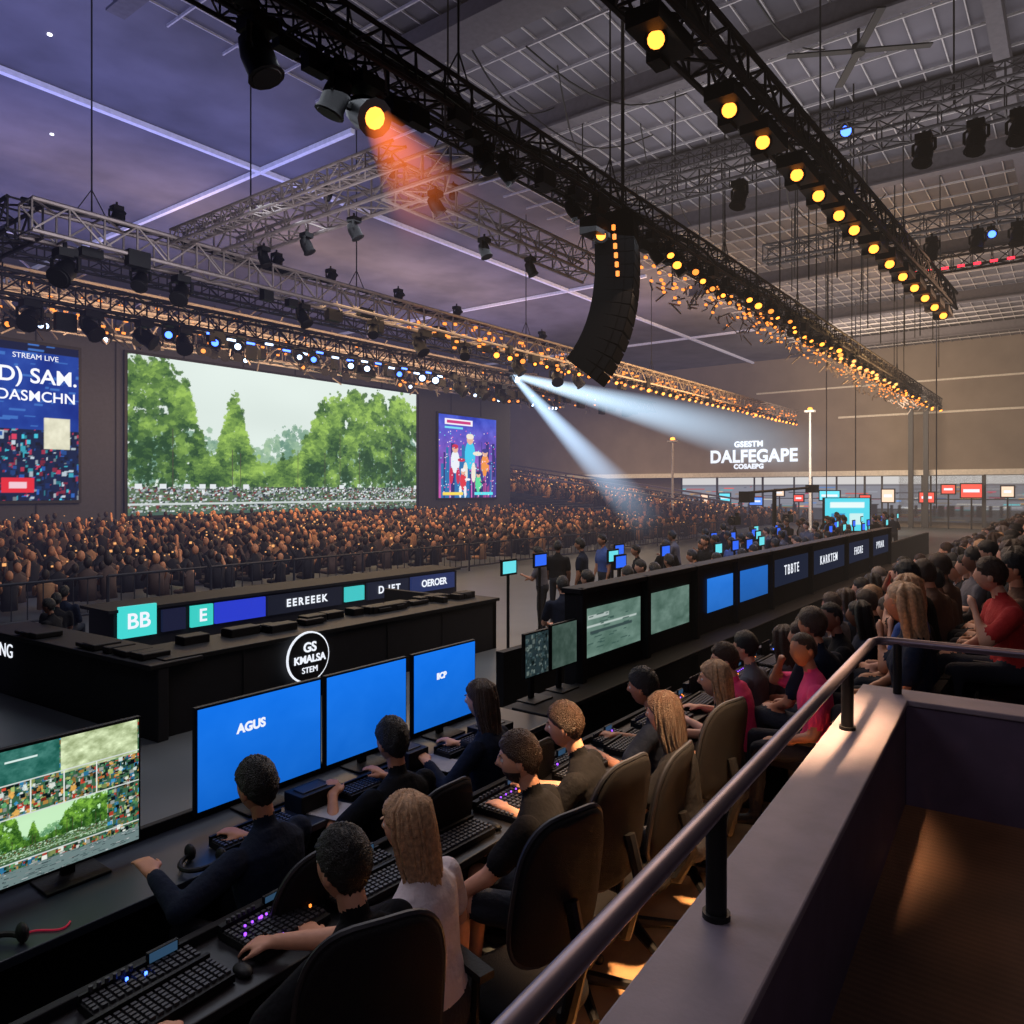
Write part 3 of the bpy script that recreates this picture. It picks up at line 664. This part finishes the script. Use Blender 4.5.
def headco(d,infl=0):
    x,y,z=d[:,0],d[:,1],d[:,2]
    px=x*(.077+infl);py=y*(.098+infl);pz=z*(.120+infl)
    k=np.clip(-z,0,1);px=px*(1-.30*k**1.5);py=np.where(y<0,py*(1-.36*k),py*(1-.06*k))
    fr=(y>0)
    if not hasattr(infl,'__len__') and infl<=0:
        py=py+fr*(.024*np.exp(-(x/.13)**2-((z+.14)/.13)**2)+.012*np.exp(-(x/.10)**2-((z-.05)/.16)**2)
          -.010*np.exp(-((np.abs(x)-.36)/.17)**2-((z-.06)/.11)**2)+.005*np.exp(-(x/.5)**2-((z-.22)/.09)**2)
          +.007*np.exp(-(x/.25)**2-((z+.46)/.06)**2)+.005*np.exp(-(x/.22)**2-((z+.57)/.05)**2)-.004*np.exp(-(x/.3)**2-((z+.51)/.02)**2)+.010*np.exp(-(x/.3)**2-((z+.80)/.14)**2))
    return np.stack([px,py,pz],-1)
def person(pose,vox=.012,det=True):
    g=dict(lean=.12,twist=0,side=0,hy=0,hp=.05,hl=(-.2,.42,.80),hr=(.2,.42,.80),short=True,fem=False,stand=False,hair='short',knL=None,knR=None,shorts=False,beard=False,pl=(-.6,-.4,-.7),pr=(.6,-.4,-.7))
    g.update(pose); S=.9 if g['fem'] else 1.
    mb=MB();cls=[]
    def cap(p0,p1,r0,r1,t):
        mb.capsule(p0,p1,r0,r1,0,12,4); cls.append((Vector(p0),Vector(p1),r0,r1,t))
    P=Vector((0,0,.97 if g['stand'] else .56))
    T=Matrix.Translation(P)@Matrix.Rotation(g['twist'],4,'Z')@Matrix.Rotation(g['side'],4,'Y')@Matrix.Rotation(-g['lean'],4,'X')
    tp=lambda x,y,z:T@Vector((x,y,z))
    secs=[(-.10,0,.145,.115),(-.02,0,.178,.13),(.08,0,.168*S,.122),(.18,.005,.162*S,.116),(.28,.01,.175*S,.124),(.36,.005,.188*S,.122),(.43,-.008,.188*S,.102),(.475,-.012,.14*S,.078),(.52,-.01,.075,.062)]
    for z,y,rx,ry in secs: cls.append((tp(-(rx-ry),y,z),tp(rx-ry,y,z),ry,ry,2 if z<0 else 1))
    R=[[tp(rx*math.copysign(abs(math.cos(a))**.85,math.cos(a)),y+ry*math.copysign(abs(math.sin(a))**.85,math.sin(a)),z) for a in [2*pi*i/20 for i in range(20)]] for z,y,rx,ry in secs]
    mb.rings(R)
    if g['fem']:
        for k in(-1,1): mb.ell(tp(k*.075,.095,.30),(.06,.05,.06))
    cap(tp(0,-.012,.46),tp(0,.015,.62),.054,.05,0)
    hands=[]
    for k,tgt,pole in((-1,g['hl'],g['pl']),(1,g['hr'],g['pr'])):
        Sh=tp(k*.195*S,0,.425);El,Wr=ik(Sh,tgt,.285,.255,pole)
        if g['short']:
            mid=Sh.lerp(El,.66);cap(Sh,mid,.070*S,.066*S,1);cap(Sh.lerp(El,.3),El,.050*S,.043*S,0);cap(El,Wr,.044*S,.028,0)
        else:
            cap(Sh,El,.068*S,.056*S,1);cap(El,Wr.lerp(El,.12),.052*S,.037,1);cap(Wr.lerp(El,.2),Wr,.028,.027,0)
        hands.append((k,El,Wr))
    for k,El,Wr in hands:
        d=(Wr-El).normalized()
        if d.z<-.2 and not g['stand']: d.z*=.2; d.normalize()
        s=d.cross(Vector((0,0,1))); s=s.normalized() if s.length>.05 else Vector((1,0,0)); n=s.cross(d).normalized()
        if n.z<0:n=-n
        if not det:
            cap(Wr,Wr+d*.09,.03,.034,0);cap(Wr+d*.09,Wr+d*.15-n*.03,.026,.016,0);continue
        for i,(o_,ln) in enumerate([(-.030,.072),(-.010,.082),(.010,.076),(.029,.060)]):
            kn=Wr+d*.088+s*o_; cap(Wr+s*o_*.5,kn,.017,.0125,0)
            a=kn;dd=d.copy()
            for j,fr in enumerate((.42,.32,.26)):
                dd=(dd-n*(.30+.14*j)).normalized();b=a+(dd+s*o_*1.5*(j==0)).normalized()*ln*fr;cap(a,b,.0095-.001*j,.0088-.001*j,0);a=b
        t0=Wr+d*.025-s*k*.018; t1=t0+(d*.6-s*k*.75-n*.2).normalized()*.045; t2=t1+(d*.9-s*k*.3-n*.3).normalized()*.032; t3=t2+(d-n*.3).normalized()*.026
        cap(t0,t1,.016,.0125,0);cap(t1,t2,.0115,.010,0);cap(t2,t3,.010,.008,0)
    for k,kn in((-1,g['knL']),(1,g['knR'])):
        Hp=P+Vector((k*.09,0,-.03))
        if g['stand']: K=Vector((k*.11,.03,.52));A=Vector((k*.12,0,.09))
        else:
            K=Vector(kn) if kn else Vector((k*.15,.45,.55)); A=Vector((K.x*.95,K.y+.02,.09))
        if g['shorts']:
            cap(Hp,Hp.lerp(K,.75),.092,.078,2);cap(Hp.lerp(K,.5),K,.066,.056,0);cap(K,K.lerp(A,.35),.055,.056,0);cap(K.lerp(A,.35),A,.056,.036,0)
        else:
            cap(Hp,K,.092,.066,2);cap(K,K.lerp(A,.35),.064,.062,2);cap(K.lerp(A,.35),A,.062,.046,2)
        cap(A+Vector((0,-.04,-.045)),A+Vector((0,.15,-.05)),.042,.036,4)
    V,Lp,St=tmp_eval(mb,vox,4 if det else 2)
    nf=len(St);tot=np.diff(np.append(St,len(Lp)));fc=np.add.reduceat(V[Lp],St,axis=0)/tot[:,None]
    best=np.full(nf,9.);tag=np.zeros(nf,int)
    for p0,p1,r0,r1,t in cls:
        a=np.array(p0);b=np.array(p1)-a;L2=max(b@b,1e-9);u=np.clip(((fc-a)@b)/L2,0,1);dd=np.linalg.norm(fc-a-u[:,None]*b,axis=1)-(r0+(r1-r0)*u)
        m_=dd<best;best[m_]=dd[m_];tag[m_]=t
    parts=[(V,Lp,St,tag)]
    HT=T@Matrix.Translation((0,.03,.695))@Matrix.Rotation(g['hy'],4,'Z')@Matrix.Rotation(-g['hp']+g['lean']*.7,4,'X')
    hm=np.array(HT)
    def sph(n,k):
        q=MB();q.ell((0,0,0),(1,1,1),0,n,k);return q
    N_,K_=(48,36) if det else (16,12)
    q=sph(N_,K_);d=np.array(q.v);q.v=[tuple(p) for p in headco(d)]
    if g['beard']:
        fcs=[np.mean(d[list(f)],axis=0) for f in q.f]; q.m=[3 if (c_[2]<-.38 and c_[1]>.05 and not(abs(c_[0])<.2 and c_[2]>-.55)) else 0 for c_ in fcs]
    for k in(-1,1):
        q.ell((k*.080,-.004,-.012),(.010,.020,.030),0,10,6)
        if det:
            q.ell((k*.030,.080,.008),(.013,.012,.010),5,10,6); q.ell((k*.030,.090,.008),(.005,.003,.005),4,8,4)
            q.ell((k*.030,.094,.034),(.017,.006,.004),3,8,4)
    hq=sph(N_,K_);d=np.array(hq.v);x,y,z=d.T
    long=g['hair'] in('long','pony')
    side0=-.16 if g['hair']!='buzz' else -.05
    hl=np.where(y>0,side0+.68*np.clip(y,0,1)**.9,side0+(.9 if long else .85)*y)
    hl=hl+.04*np.sin(x*31+y*17)*np.sin(y*23) ; mk=np.clip((z-hl)/.26+.2,0,1);mk=mk*mk*(3-2*mk)
    th=(.013+.012*np.clip(z,0,1)) if not long else .018+0*z
    if g['hair']=='buzz': th=.007+0*z
    ph_=rng.random(6)*6
    nz=.0035*np.sin(x*33+z*11+ph_[0])*np.sin(y*27+z*9+ph_[1])+.003*np.sin(x*61+ph_[2])*np.sin(y*55+z*21+ph_[3])+rng.normal(0,.0012 if det else .002,len(x))
    base=headco(d,th);ins=headco(d,0)*.9;hv=base*mk[:,None]+ins*(1-mk[:,None])+d*(nz*mk)[:,None]
    hq.v=[tuple(p) for p in hv];hq.m=[3]*len(hq.f)
    if long:
        ns=150 if det else 14; L0=g.get('hlen',.26)
        for i in range(ns):
            a=pi+(i/(ns-1))*pi*1.0+rng.normal(0,.06); lay=.80+.18*rng.random()
            sx,sy=math.cos(a)*.084*lay,math.sin(a)*.098*lay
            ln=(L0+.07*rng.random()) ; w1,w2=rng.normal(0,.006,2);back=-.03-.03*rng.random()
            pt=[(sx*.35,sy*.4-.01,.132),(sx*1.04+w1*.3,sy*1.04,.085),(sx*1.18,sy*1.18,-.01),(sx*1.1+w1,sy*1.08-.012,-.11),(sx*.95-w2,sy*.9+back*.6,-.2),(sx*.8+w1,sy*.65+back,-.12-ln*.62),(sx*.6+w2,sy*.5+back-.01,-.12-ln)]
            rr=(.007+.005*rng.random()) if det else .03
            hq.path(pt,[rr*.5,rr,rr*1.1,rr*1.05,rr,rr*.8,rr*.15],5,3)
    for qq in(q,hq):
        v,l,s_,m_=mb_arrays(qq); v=np.c_[v,np.ones(len(v))]@hm.T; parts.append((v[:,:3],l,s_,m_))
    ov=ol=0;VV=[];LL=[];SS=[];MM=[]
    for v,l,s_,m_ in parts:
        VV.append(v);LL.append(l+ov);SS.append(s_+ol);MM.append(m_);ov+=len(v);ol+=len(l)
    return np.concatenate(VV),np.concatenate(LL),np.concatenate(SS),np.concatenate(MM)
def arr_obj(name,V,Lp,St,Mt,mats,smooth=True):
    me=bpy.data.meshes.new(name);me.vertices.add(len(V));me.vertices.foreach_set('co',V.astype(np.float32).ravel())
    me.loops.add(len(Lp));me.loops.foreach_set('vertex_index',Lp.astype(np.int32));me.polygons.add(len(St));me.polygons.foreach_set('loop_start',St.astype(np.int32))
    for m in mats: me.materials.append(m)
    me.polygons.foreach_set('material_index',Mt.astype(np.int32))
    me.polygons.foreach_set('use_smooth',np.full(len(St),smooth))
    me.update(calc_edges=True);me.validate()
    o=bpy.data.objects.new(name,me);scn.collection.objects.link(o);return o
def replicate(name,temps,places,mats,smooth=True):
    VV=[];LL=[];SS=[];MM=[];ov=ol=0
    for ti,(x,y,z,rz,sc),mp in places:
        v,l,s_,m_=temps[ti];c,s=math.cos(rz)*sc,math.sin(rz)*sc
        VV.append(np.stack([v[:,0]*c-v[:,1]*s+x,v[:,0]*s+v[:,1]*c+y,v[:,2]*sc+z],-1));LL.append(l+ov);SS.append(s_+ol);MM.append(np.array(mp)[m_]);ov+=len(v);ol+=len(l)
    return arr_obj(name,np.concatenate(VV),np.concatenate(LL),np.concatenate(SS),np.concatenate(MM),mats,smooth)
sk=[mat('skin_light',(208,152,124),.55,var=.06,ns=20),mat('skin_tan',(178,122,92),.55,var=.06,ns=20),mat('skin_deep',(122,80,60),.55,var=.06,ns=20)]
hr={'black':mat('hair_black',(18,16,16),.45,bump=.8,bs=160),'brown':mat('hair_brown',(58,38,26),.45,var=.3,ns=40,bump=.8,bs=160),'blond':mat('hair_blond',(180,140,104),.45,var=.4,ns=50,bump=.6,bs=160),'grey':mat('hair_grey',(120,110,105),.5,bump=.6,bs=160)}
cl={'black':mat('cloth_black',(18,18,22),.9,bump=.7,bs=16,spec=.2),'navy':mat('cloth_navy',(22,30,48),.9,bump=.7,bs=16,spec=.2),'white':mat('cloth_white',(212,200,204),.85,var=.05,bump=.8,bs=16),'grey':mat('cloth_grey',(86,84,92),.9,bump=.7,bs=16),'pink':mat('cloth_pink',(225,60,115),.9,bump=.7,bs=16),'red':mat('cloth_red',(175,38,36),.9,bump=.7,bs=16),'blue':mat('cloth_blue',(50,78,142),.9,bump=.7,bs=16),'brown':mat('cloth_brown',(100,70,52),.9,bump=.7,bs=16),'green':mat('cloth_green',(138,160,54),.9,bump=.7,bs=16)}
jean=mat('denim_dark',(30,34,46),.9,bump=.3);shoe=mat('shoe_rubber',(22,22,24),.6);eyew=mat('eye_white',(225,222,218),.3,var=0)
def human(name,x,y,z,rz,pose,skin=0,shirt='black',hair='black',vox=.0095):
    V,L_,S_,M_=person(pose,vox)
    o=arr_obj(name,V,L_,S_,M_,[sk[skin],cl[shirt],jean,hr[hair],shoe,eyew]); o.location=(x,y,z);o.rotation_euler=(0,0,rz);return o
human('seated_man',1.75,1.90,FL,.10,dict(lean=.18,hl=(-.42,.46,.79),hr=(.05,.60,.80),hp=-.05),0,'black','black')
human('seated_woman',2.16,2.02,FL-.02,.15,dict(lean=.10,fem=True,hair='long',hl=(-.2,.42,.79),hr=(.22,.30,.66),hy=.1,side=-.05,hlen=.22),0,'white','blond')
human('seated_man',3.02,2.02,FL,.35,dict(lean=.22,hl=(-.22,.52,.56),hr=(.24,.30,.70),hy=.25,shorts=True,beard=True,knL=(-.2,.42,.60)),0,'black','brown')
human('seated_man',3.62,2.10,FL,.3,dict(lean=.28,hl=(-.2,.5,.79),hr=(.18,.5,.79),hy=.1),0,'black','brown')
human('seated_woman',4.05,1.80,FL,.2,dict(lean=.15,fem=True,hair='long',hl=(-.2,.45,.79),hr=(.2,.45,.7),hy=-.2),0,'black','brown',.012)
human('seated_man',4.62,2.12,FL,.15,dict(lean=.3,hl=(-.2,.5,.79),hr=(.2,.5,.79)),1,'navy','black',.012)
human('seated_woman',4.98,1.90,FL,.3,dict(lean=.1,fem=True,hair='long',hl=(-.2,.45,.79),hr=(.2,.45,.79)),0,'black','blond',.012)
human('seated_man',5.65,2.02,FL,.2,dict(lean=.2,hy=.3,hl=(-.2,.4,.79),hr=(.2,.4,.79)),0,'pink','brown',.012)
human('seated_man',2.10,2.94,FL-.08,.15,dict(lean=.15,hl=(-.42,.30,.98),hr=(.2,.42,.86),short=False,pl=(-.8,0,-.2)),1,'navy','black')
human('seated_man',2.97,3.0,FL-.12,-.05,dict(lean=.1,hl=(-.2,.38,.92),hr=(.2,.38,.92)),1,'black','black')
human('seated_woman',3.78,3.0,FL-.06,.2,dict(lean=.1,fem=True,hair='long',short=False,hl=(-.2,.38,.86),hr=(.2,.38,.86)),0,'navy','brown',.012)

def office_chair(x,y,rz,z=FL,top=1.28,arms=True,name='office_chair'):
    e=empty(name,(x,y,z),rz)
    mb=MB(); zc=top-.31;hw,hh=.235,.31;n=36
    def ring(sc,yo):
        L_=[]
        for i in range(n):
            a=2*pi*i/n;c_,s_=math.cos(a),math.sin(a)
            px=hw*sc*math.copysign(abs(c_)**.55,c_)*(1-.10*s_);pz=hh*sc*math.copysign(abs(s_)**.6,s_)
            L_.append((px,-.27+yo+.9*px*px-.10*(pz/hh)*.5,zc+pz))
        return L_
    mb.rings([ring(.02,.045),ring(.5,.045),ring(.9,.04),ring(.98,.025),ring(1.,.0),ring(.98,-.02),ring(.93,-.03),ring(.6,-.026),ring(.02,-.024)],0); mb.obj('backrest',[M['fabric']],True,0,e,80)
    mb=MB(); mb.path([ring(1.005,-.002)[i%n] for i in range(n+1)],.011,6,1)
    mb.path([(0,-.30,zc-.05),(0,-.36,zc-.25),(0,-.28,.44),(0,-.05,.40)],[.03,.03,.035,.035],8)
    mb.tube((0,0,.38),(0,0,.2),.028,12);mb.tube((0,0,.22),(0,0,.08),.04,12)
    for k in range(5):
        a=2*pi*k/5+.3;p_=(.3*math.cos(a),.3*math.sin(a),.085);mb.path([(0,0,.12),p_],[.035,.022],8)
        mb.ell((p_[0],p_[1],.03),(.03,.03,.03),0,10,6)
    if arms:
        for k in(-1,1):
            mb.path([(k*.2,-.05,.40),(k*.29,-.05,.42),(k*.29,-.06,.64)],.018,8); mb.box((k*.29,.0,.655),(.07,.26,.03),0)
    mb.obj('frame',[M['black'],M['darkgrey']],True,0,e)
    mb=MB();R=[]
    for zz,sc in((.40,.85),(.405,.97),(.43,1.),(.455,.98),(.468,.85),(.47,.1)):
        R.append([(.25*sc*math.copysign(abs(math.cos(a))**.6,math.cos(a)),.25*sc*math.copysign(abs(math.sin(a))**.6,math.sin(a)),zz) for a in [2*pi*i/28 for i in range(28)]])
    mb.rings(R);mb.obj('seat',[M['fabric']],True,0,e,60); return e
office_chair(1.66,1.93,-.42); office_chair(2.58,1.90,-.22); office_chair(3.20,2.0,-.1); office_chair(4.55,2.0,-.2,top=1.26)
office_chair(3.78,2.02,.1,top=1.16)
office_chair(2.08,2.92,.1,FL-.0,1.0,False); office_chair(2.97,2.96,0,FL,1.0,False); office_chair(3.78,2.96,0,FL,1.0,False)

poses=[dict(lean=.1,hl=(-.12,.35,.62),hr=(.12,.35,.62)),dict(lean=.3,hl=(-.15,.42,.64),hr=(.15,.42,.64),hy=.2),dict(lean=.05,fem=True,hair='long',hl=(-.1,.3,.64),hr=(.1,.3,.64),hy=-.2),dict(lean=-.08,short=False,hl=(-.1,.25,.66),hr=(.1,.25,.66)),dict(lean=.2,hl=(-.1,.3,.98),hr=(.2,.35,.62),hy=-.4),dict(lean=.15,hair='buzz',hl=(-.15,.3,.62),hr=(.15,.28,1.1),hy=.5)]
TM=[person(p,.024,False) for p in poses]
STD=person(dict(stand=True,lean=.04,hl=(-.24,.1,.82),hr=(.24,.12,.82)),.03,False)
STD2=person(dict(stand=True,lean=.1,hl=(-.15,.35,1.2),hr=(.2,.3,1.1)),.03,False)
cm=sk+list(hr.values())+list(cl.values())+[jean,shoe,eyew]
def cmap():
    sh=random.choices(['black','navy','white','grey','pink','red','blue','brown','green'],[9,4,1.8,3,.8,1.6,1.4,3,.6])[0]
    return [random.choice([0,0,1,1,2]),7+list(cl).index(sh),16,3+random.choices(range(4),[4,5,1.0,.5])[0],17,18]
rows=[(2.05,-2.55,6.15,46,.46),(1.50,-2.30,5.4,48,.42),(.95,-2.05,5.6,44,.44),(.45,-1.82,6.4,20,.44)]
pl=[];seatp=[]
for (yy,zz,xa,xb,dx) in rows:
    x=xa
    while x<xb:
        if random.random()<.96:
            pl.append((random.choice([0,0,1,1,2,2,3,4,5]),(x+random.uniform(-.1,.1),yy+random.uniform(-.10,.10),zz+random.uniform(-.05,.05),random.uniform(-.35,.45),random.uniform(.92,1.05)),cmap()))
        seatp.append((0,(x,yy,zz,0,1),[0,1])); x+=dx
replicate('seated_audience',TM,pl,cm)
sm=MB();sm.box((0,0,.43),(.40,.44,.06),0);sm.box((0,-.24,.60),(.40,.06,.34),0,Matrix.Rotation(-.12,3,'X'));sm.box((0,-.02,.2),(.06,.3,.4),1);sm.box((-.20,0,.6),(.03,.3,.03),1)
ST=mb_arrays(sm); replicate('stadium_seat_row',[ST],seatp,[M['fabric'],M['darkgrey']],False)
tr=MB()
for (yy,zz,xa,xb,dx) in rows[1:]: tr.bb((4.9,yy-.27,FL),(49,yy+.28,zz))
tr.bb((4.9,-6,FL),(49,.16,-1.6))
tr.obj('stand_terrace',[M['dark']],False,.01)
pl=[]
for i in range(48):
    x=11+i*.5+random.uniform(-.3,.3); pl.append((random.randrange(2),(x,5.6+random.random()*2.4,FL,random.uniform(-1.2,1.2),random.uniform(.84,.95)),[random.randrange(3),7+random.choice([0,0,1,6,3]),16,3,17,18]))
replicate('stage_crew',[STD,STD2],pl,cm)
pl=[]
for x,y,s in [(4.3,10.9,.8),(4.6,11.6,.78),(4.95,12.2,.8)]+[(8.6+i*.8,5.2+random.random()*.9,1.0) for i in range(22)]:
    pl.append((random.choice([0,1,3]),(x,y,FL,random.uniform(-1,1),s),[random.randrange(3),7+random.choice([0,0,1]),16,3,17,18]))
replicate('seated_stage_crew',TM,pl,cm)
mb=MB()
for i in range(34):
    x=9+i*.85+random.uniform(-.3,.3);yy=5.4+random.random()*2.2;mb.bb((x,yy,-1.28),(x+.38,yy+.03,-1.04),0);mb.bb((x+.03,yy-.005,-1.25),(x+.35,yy,-1.07),1 if i%3 else 2);mb.tube((x+.18,yy+.02,FL),(x+.18,yy+.02,-1.28),.025,6)
mb.obj('crew_monitor_row',[M['black'],emat('crew_screen',(40,96,230),1.2),emat('crew_screen_2',(100,215,225),1.1)],False)
mb=MB();mb.bb((6.2,4.8,FL),(34,4.9,-1.7),0);mb.obj('crew_desk_partition',[M['dark']],False)
e=empty('led_notice_board',(32,7.4,-1.0)); mb=MB();mb.bb((-.95,0,-.7),(.95,.12,.7));mb.tube((0,.06,FL+1.0),(0,.06,-.7),.06,8);mb.obj('frame',[M['black']],False,0,e)
nb=np.ones((30,40,3))*C(80,215,235);nb[4:9,5:35]=C(230,250,250);nb[14:24,6:18]=C(40,140,200);nb[14:24,22:34]=C(200,240,240)
panel('display',nb,(-.9,-.01,-.63),(1.8,0,0),(0,0,1.3),e); e.rotation_euler=(0,0,-.9)
mb=MB()
for (x,y) in [(24,9),(27,8.2)]:
    for k in range(3):
        a=k*2*pi/3;mb.tube((x+.45*math.cos(a),y+.45*math.sin(a),FL),(x,y,-1.2),.025,6)
    mb.box((x,y,-1.0),(.5,.22,.28),0);mb.tube((x-.25,y,-1.),(x-.55,y-.05,-1.),.09,12);mb.box((x+.2,y,-.8),(.12,.1,.1),0)
mb.obj('broadcast_camera',[M['black']])
mb=MB(); mb.tube((28,9,FL),(28,9,.0),.08,8); mb.tube((26.5,9.5,-.1),(30,8.2,.1),.05,6); mb.box((26.5,9.5,-.25),(.5,.4,.4),0); mb.box((30,8.2,.05),(.4,.4,.3),0); mb.obj('camera_crane',[M['black']])

# bowl crowd
bt=[]
for v in range(3):
    q=MB();R=[]
    for z,rx,ry in((.45,.17,.16),(.75,.16,.12),(.98,.2,.11),(1.06,.09,.07),(1.1,.05,.05)): R.append([(rx*math.cos(2*pi*i/8),ry*math.sin(2*pi*i/8),z) for i in range(8)])
    q.rings(R,1);q.ell((0,0,1.22),(.08,.095,.12),2 if v else 0,8,5)
    for k in(-1,1): q.capsule((k*.2,0,.95),(k*.22,-.22,.75 if v<2 else 1.25),.05,.04,1 if k>0 else 0,5,1); q.capsule((k*.09,0,.5),(k*.1,-.4,.5),.08,.06,1,5,1)
    bt.append(mb_arrays(q))
bm=[mat('bowl_skin',(190,128,88),.7),mat('bowl_cloth_1',(30,26,28),.9),mat('bowl_cloth_2',(80,62,54),.9),mat('bowl_cloth_3',(160,116,80),.9),mat('bowl_hair',(44,32,26),.7),M['phone'],M['black']]
pl=[]
def add_bowl(x,y,z):
    r_=random.random(); ti=2 if r_<.15 else (0 if r_<.5 else 1)
    pl.append((ti,(x+random.uniform(-.25,.25),y+random.uniform(-.3,.3),z,random.uniform(-.4,.4)+pi,random.uniform(.8,1.02)),[0,1+random.choices([0,1,2],[5,3,1.5])[0],4,5]))
tb=MB(); y=15.9; bz=lambda yy: FL+max(0,(yy-19)*.045)
while y<31.2:
    x=-2+random.random()
    if bz(y)>FL+.02: tb.bb((-2.5,y-.425,FL),(42,y+.425,bz(y)))
    while x<42:
        add_bowl(x,y,bz(y)-.12); x+=.58
    y+=.85
for x in (4,11,18,25,32,39): tb.box((x,25,FL+.35),(.5,12.5,.06),1,Matrix.Rotation(math.atan(.045),3,'X'))
for yy in np.arange(15.5,44,1.0):
    z=FL+max(0,(yy-18))*.14
    for x in np.arange(43,56.5,.7): add_bowl(x,yy,z)
replicate('bowl_audience',bt,pl,bm)
for yy in np.arange(18.5,45,1.0): tb.bb((42.6,yy-.5,FL),(57,yy+.5,FL+max(.02,(yy-18))*.14))
for x in (42.7,47.5,52): tb.box((x,31,1.0),(.25,26,.12),1,Matrix.Rotation(math.atan(.14),3,'X'))
tb.obj('bowl_terrace',[M['dark'],M['rail']],False)
ph=MB()
for i in range(620):
    y_=15.5+15.5*random.random(); x_=random.uniform(0,42); s_=random.choice([.5,.6,.7,.8,1,1.4]); ph.box((x_,y_,bz(y_)+1.2+random.uniform(-.4,.0)),(.05*s_,.02,.045*s_),0)
for i in range(160):
    y_=random.uniform(18,43); x_=random.uniform(43,56); ph.box((x_,y_,FL+(y_-18)*.14+1.2),(.07,.05,.06),0)
ph.obj('phone_lights',[M['phone']],False)

# ============================================================ LIGHTS
def area(name,loc,tgt,size,e,col,sy=None):
    l=bpy.data.lights.new(name,'AREA');l.energy=e;l.color=col;l.size=size
    if sy: l.shape='RECTANGLE';l.size_y=sy
    o=bpy.data.objects.new(name,l);o.location=loc;o.rotation_euler=(Vector(tgt)-Vector(loc)).to_track_quat('-Z','Y').to_euler();scn.collection.objects.link(o);return o
def spot(name,loc,tgt,e,col,ang=50,bl=.6,r=.15):
    l=bpy.data.lights.new(name,'SPOT');l.energy=e;l.color=col;l.spot_size=math.radians(ang);l.spot_blend=bl;l.shadow_soft_size=r
    o=bpy.data.objects.new(name,l);o.location=loc;o.rotation_euler=(Vector(tgt)-Vector(loc)).to_track_quat('-Z','Y').to_euler();scn.collection.objects.link(o);return o
area('ceiling_fill_purple',(9,24,6.9),(9,24,10),16,1050,(.35,.38,1.))  # ceiling fills below are added to tint and brighten it, no fixtures
area('ceiling_fill_blue',(2,14,6.6),(2,15,10),9,280,(.38,.42,1.))
area('ceiling_fill_violet',(30,26,7),(30,26,10),18,900,(.68,.55,.95))
area('ceiling_fill_neutral',(20,4,7.2),(20,4,10),14,620,(.98,.93,.95))
area('ceiling_fill_far',(40,8,7),(40,8,10),16,650,(1.,.86,.76))
area('wall_wash_far',(46,10,5),(58,9,4.5),8,1350,(1.,.77,.54))
area('stage_fill',(9,9,5),(9,10,-2),8,430,(.82,.88,1.))
area('bowl_fill',(20,22,5),(20,22,-2),14,1700,(1.,.66,.36))
area('bowl_fill_far',(49,28,6),(49,30,0),10,1000,(1.,.74,.46))
area('stand_fill',(12,4.5,4.8),(11,1.2,-1.5),5,340,(1.,.68,.46))
area('stand_fill_far',(28,5,4.8),(27,2,-1.5),8,560,(1.,.58,.36))
area('foreground_fill',(1.,4.5,3.2),(2.6,2,-1.5),2.5,64,(.90,.85,.96))
area('back_fill',(-1.5,-1.5,2.5),(3,2,-1.5),3,28,(.92,.82,.95))
spot('aisle_spot',(3.6,1.2,1.5),(3.7,1.62,-2.55),2400,(1.,.60,.30),38,.4)
spot('platform_spot',(4.1,-.2,3),(4.1,-.25,-1.65),62,(1.,.58,.34),36,.8)
area('crew_blue',(18,6.5,1.5),(18,6,-2),7,140,(.3,.5,1.),3)
area('truss_warm',(34,6.0,3.6),(34,7.6,5.4),10,900,(1.,.58,.24),1.5)
area('truss_mid_warm',(34,14.5,3.8),(34,16.2,5.4),14,800,(1.,.58,.24),1.5)
area('truss_left_warm',(20,23.5,4.0),(20,27.5,6.3),22,1500,(1.,.64,.36),2)
area('truss_left_front',(9,11,2.5),(11,15.5,5.6),6,280,(.95,.88,1.))
wd=bpy.data.worlds.new('World');scn.world=wd;wd.use_nodes=True;wd.node_tree.nodes['Background'].inputs[0].default_value=(.02,.022,.035,1);wd.node_tree.nodes['Background'].inputs[1].default_value=1.
# ============================================================ CAMERA
cd=bpy.data.cameras.new('camera');co=bpy.data.objects.new('camera',cd);scn.collection.objects.link(co)
cd.sensor_width=36;cd.lens=750/1024*36;cd.shift_y=-22/1024;cd.clip_start=.05;cd.clip_end=300
co.location=(0,0,0);co.rotation_euler=(pi/2,0,math.radians(37.1-90));scn.camera=co
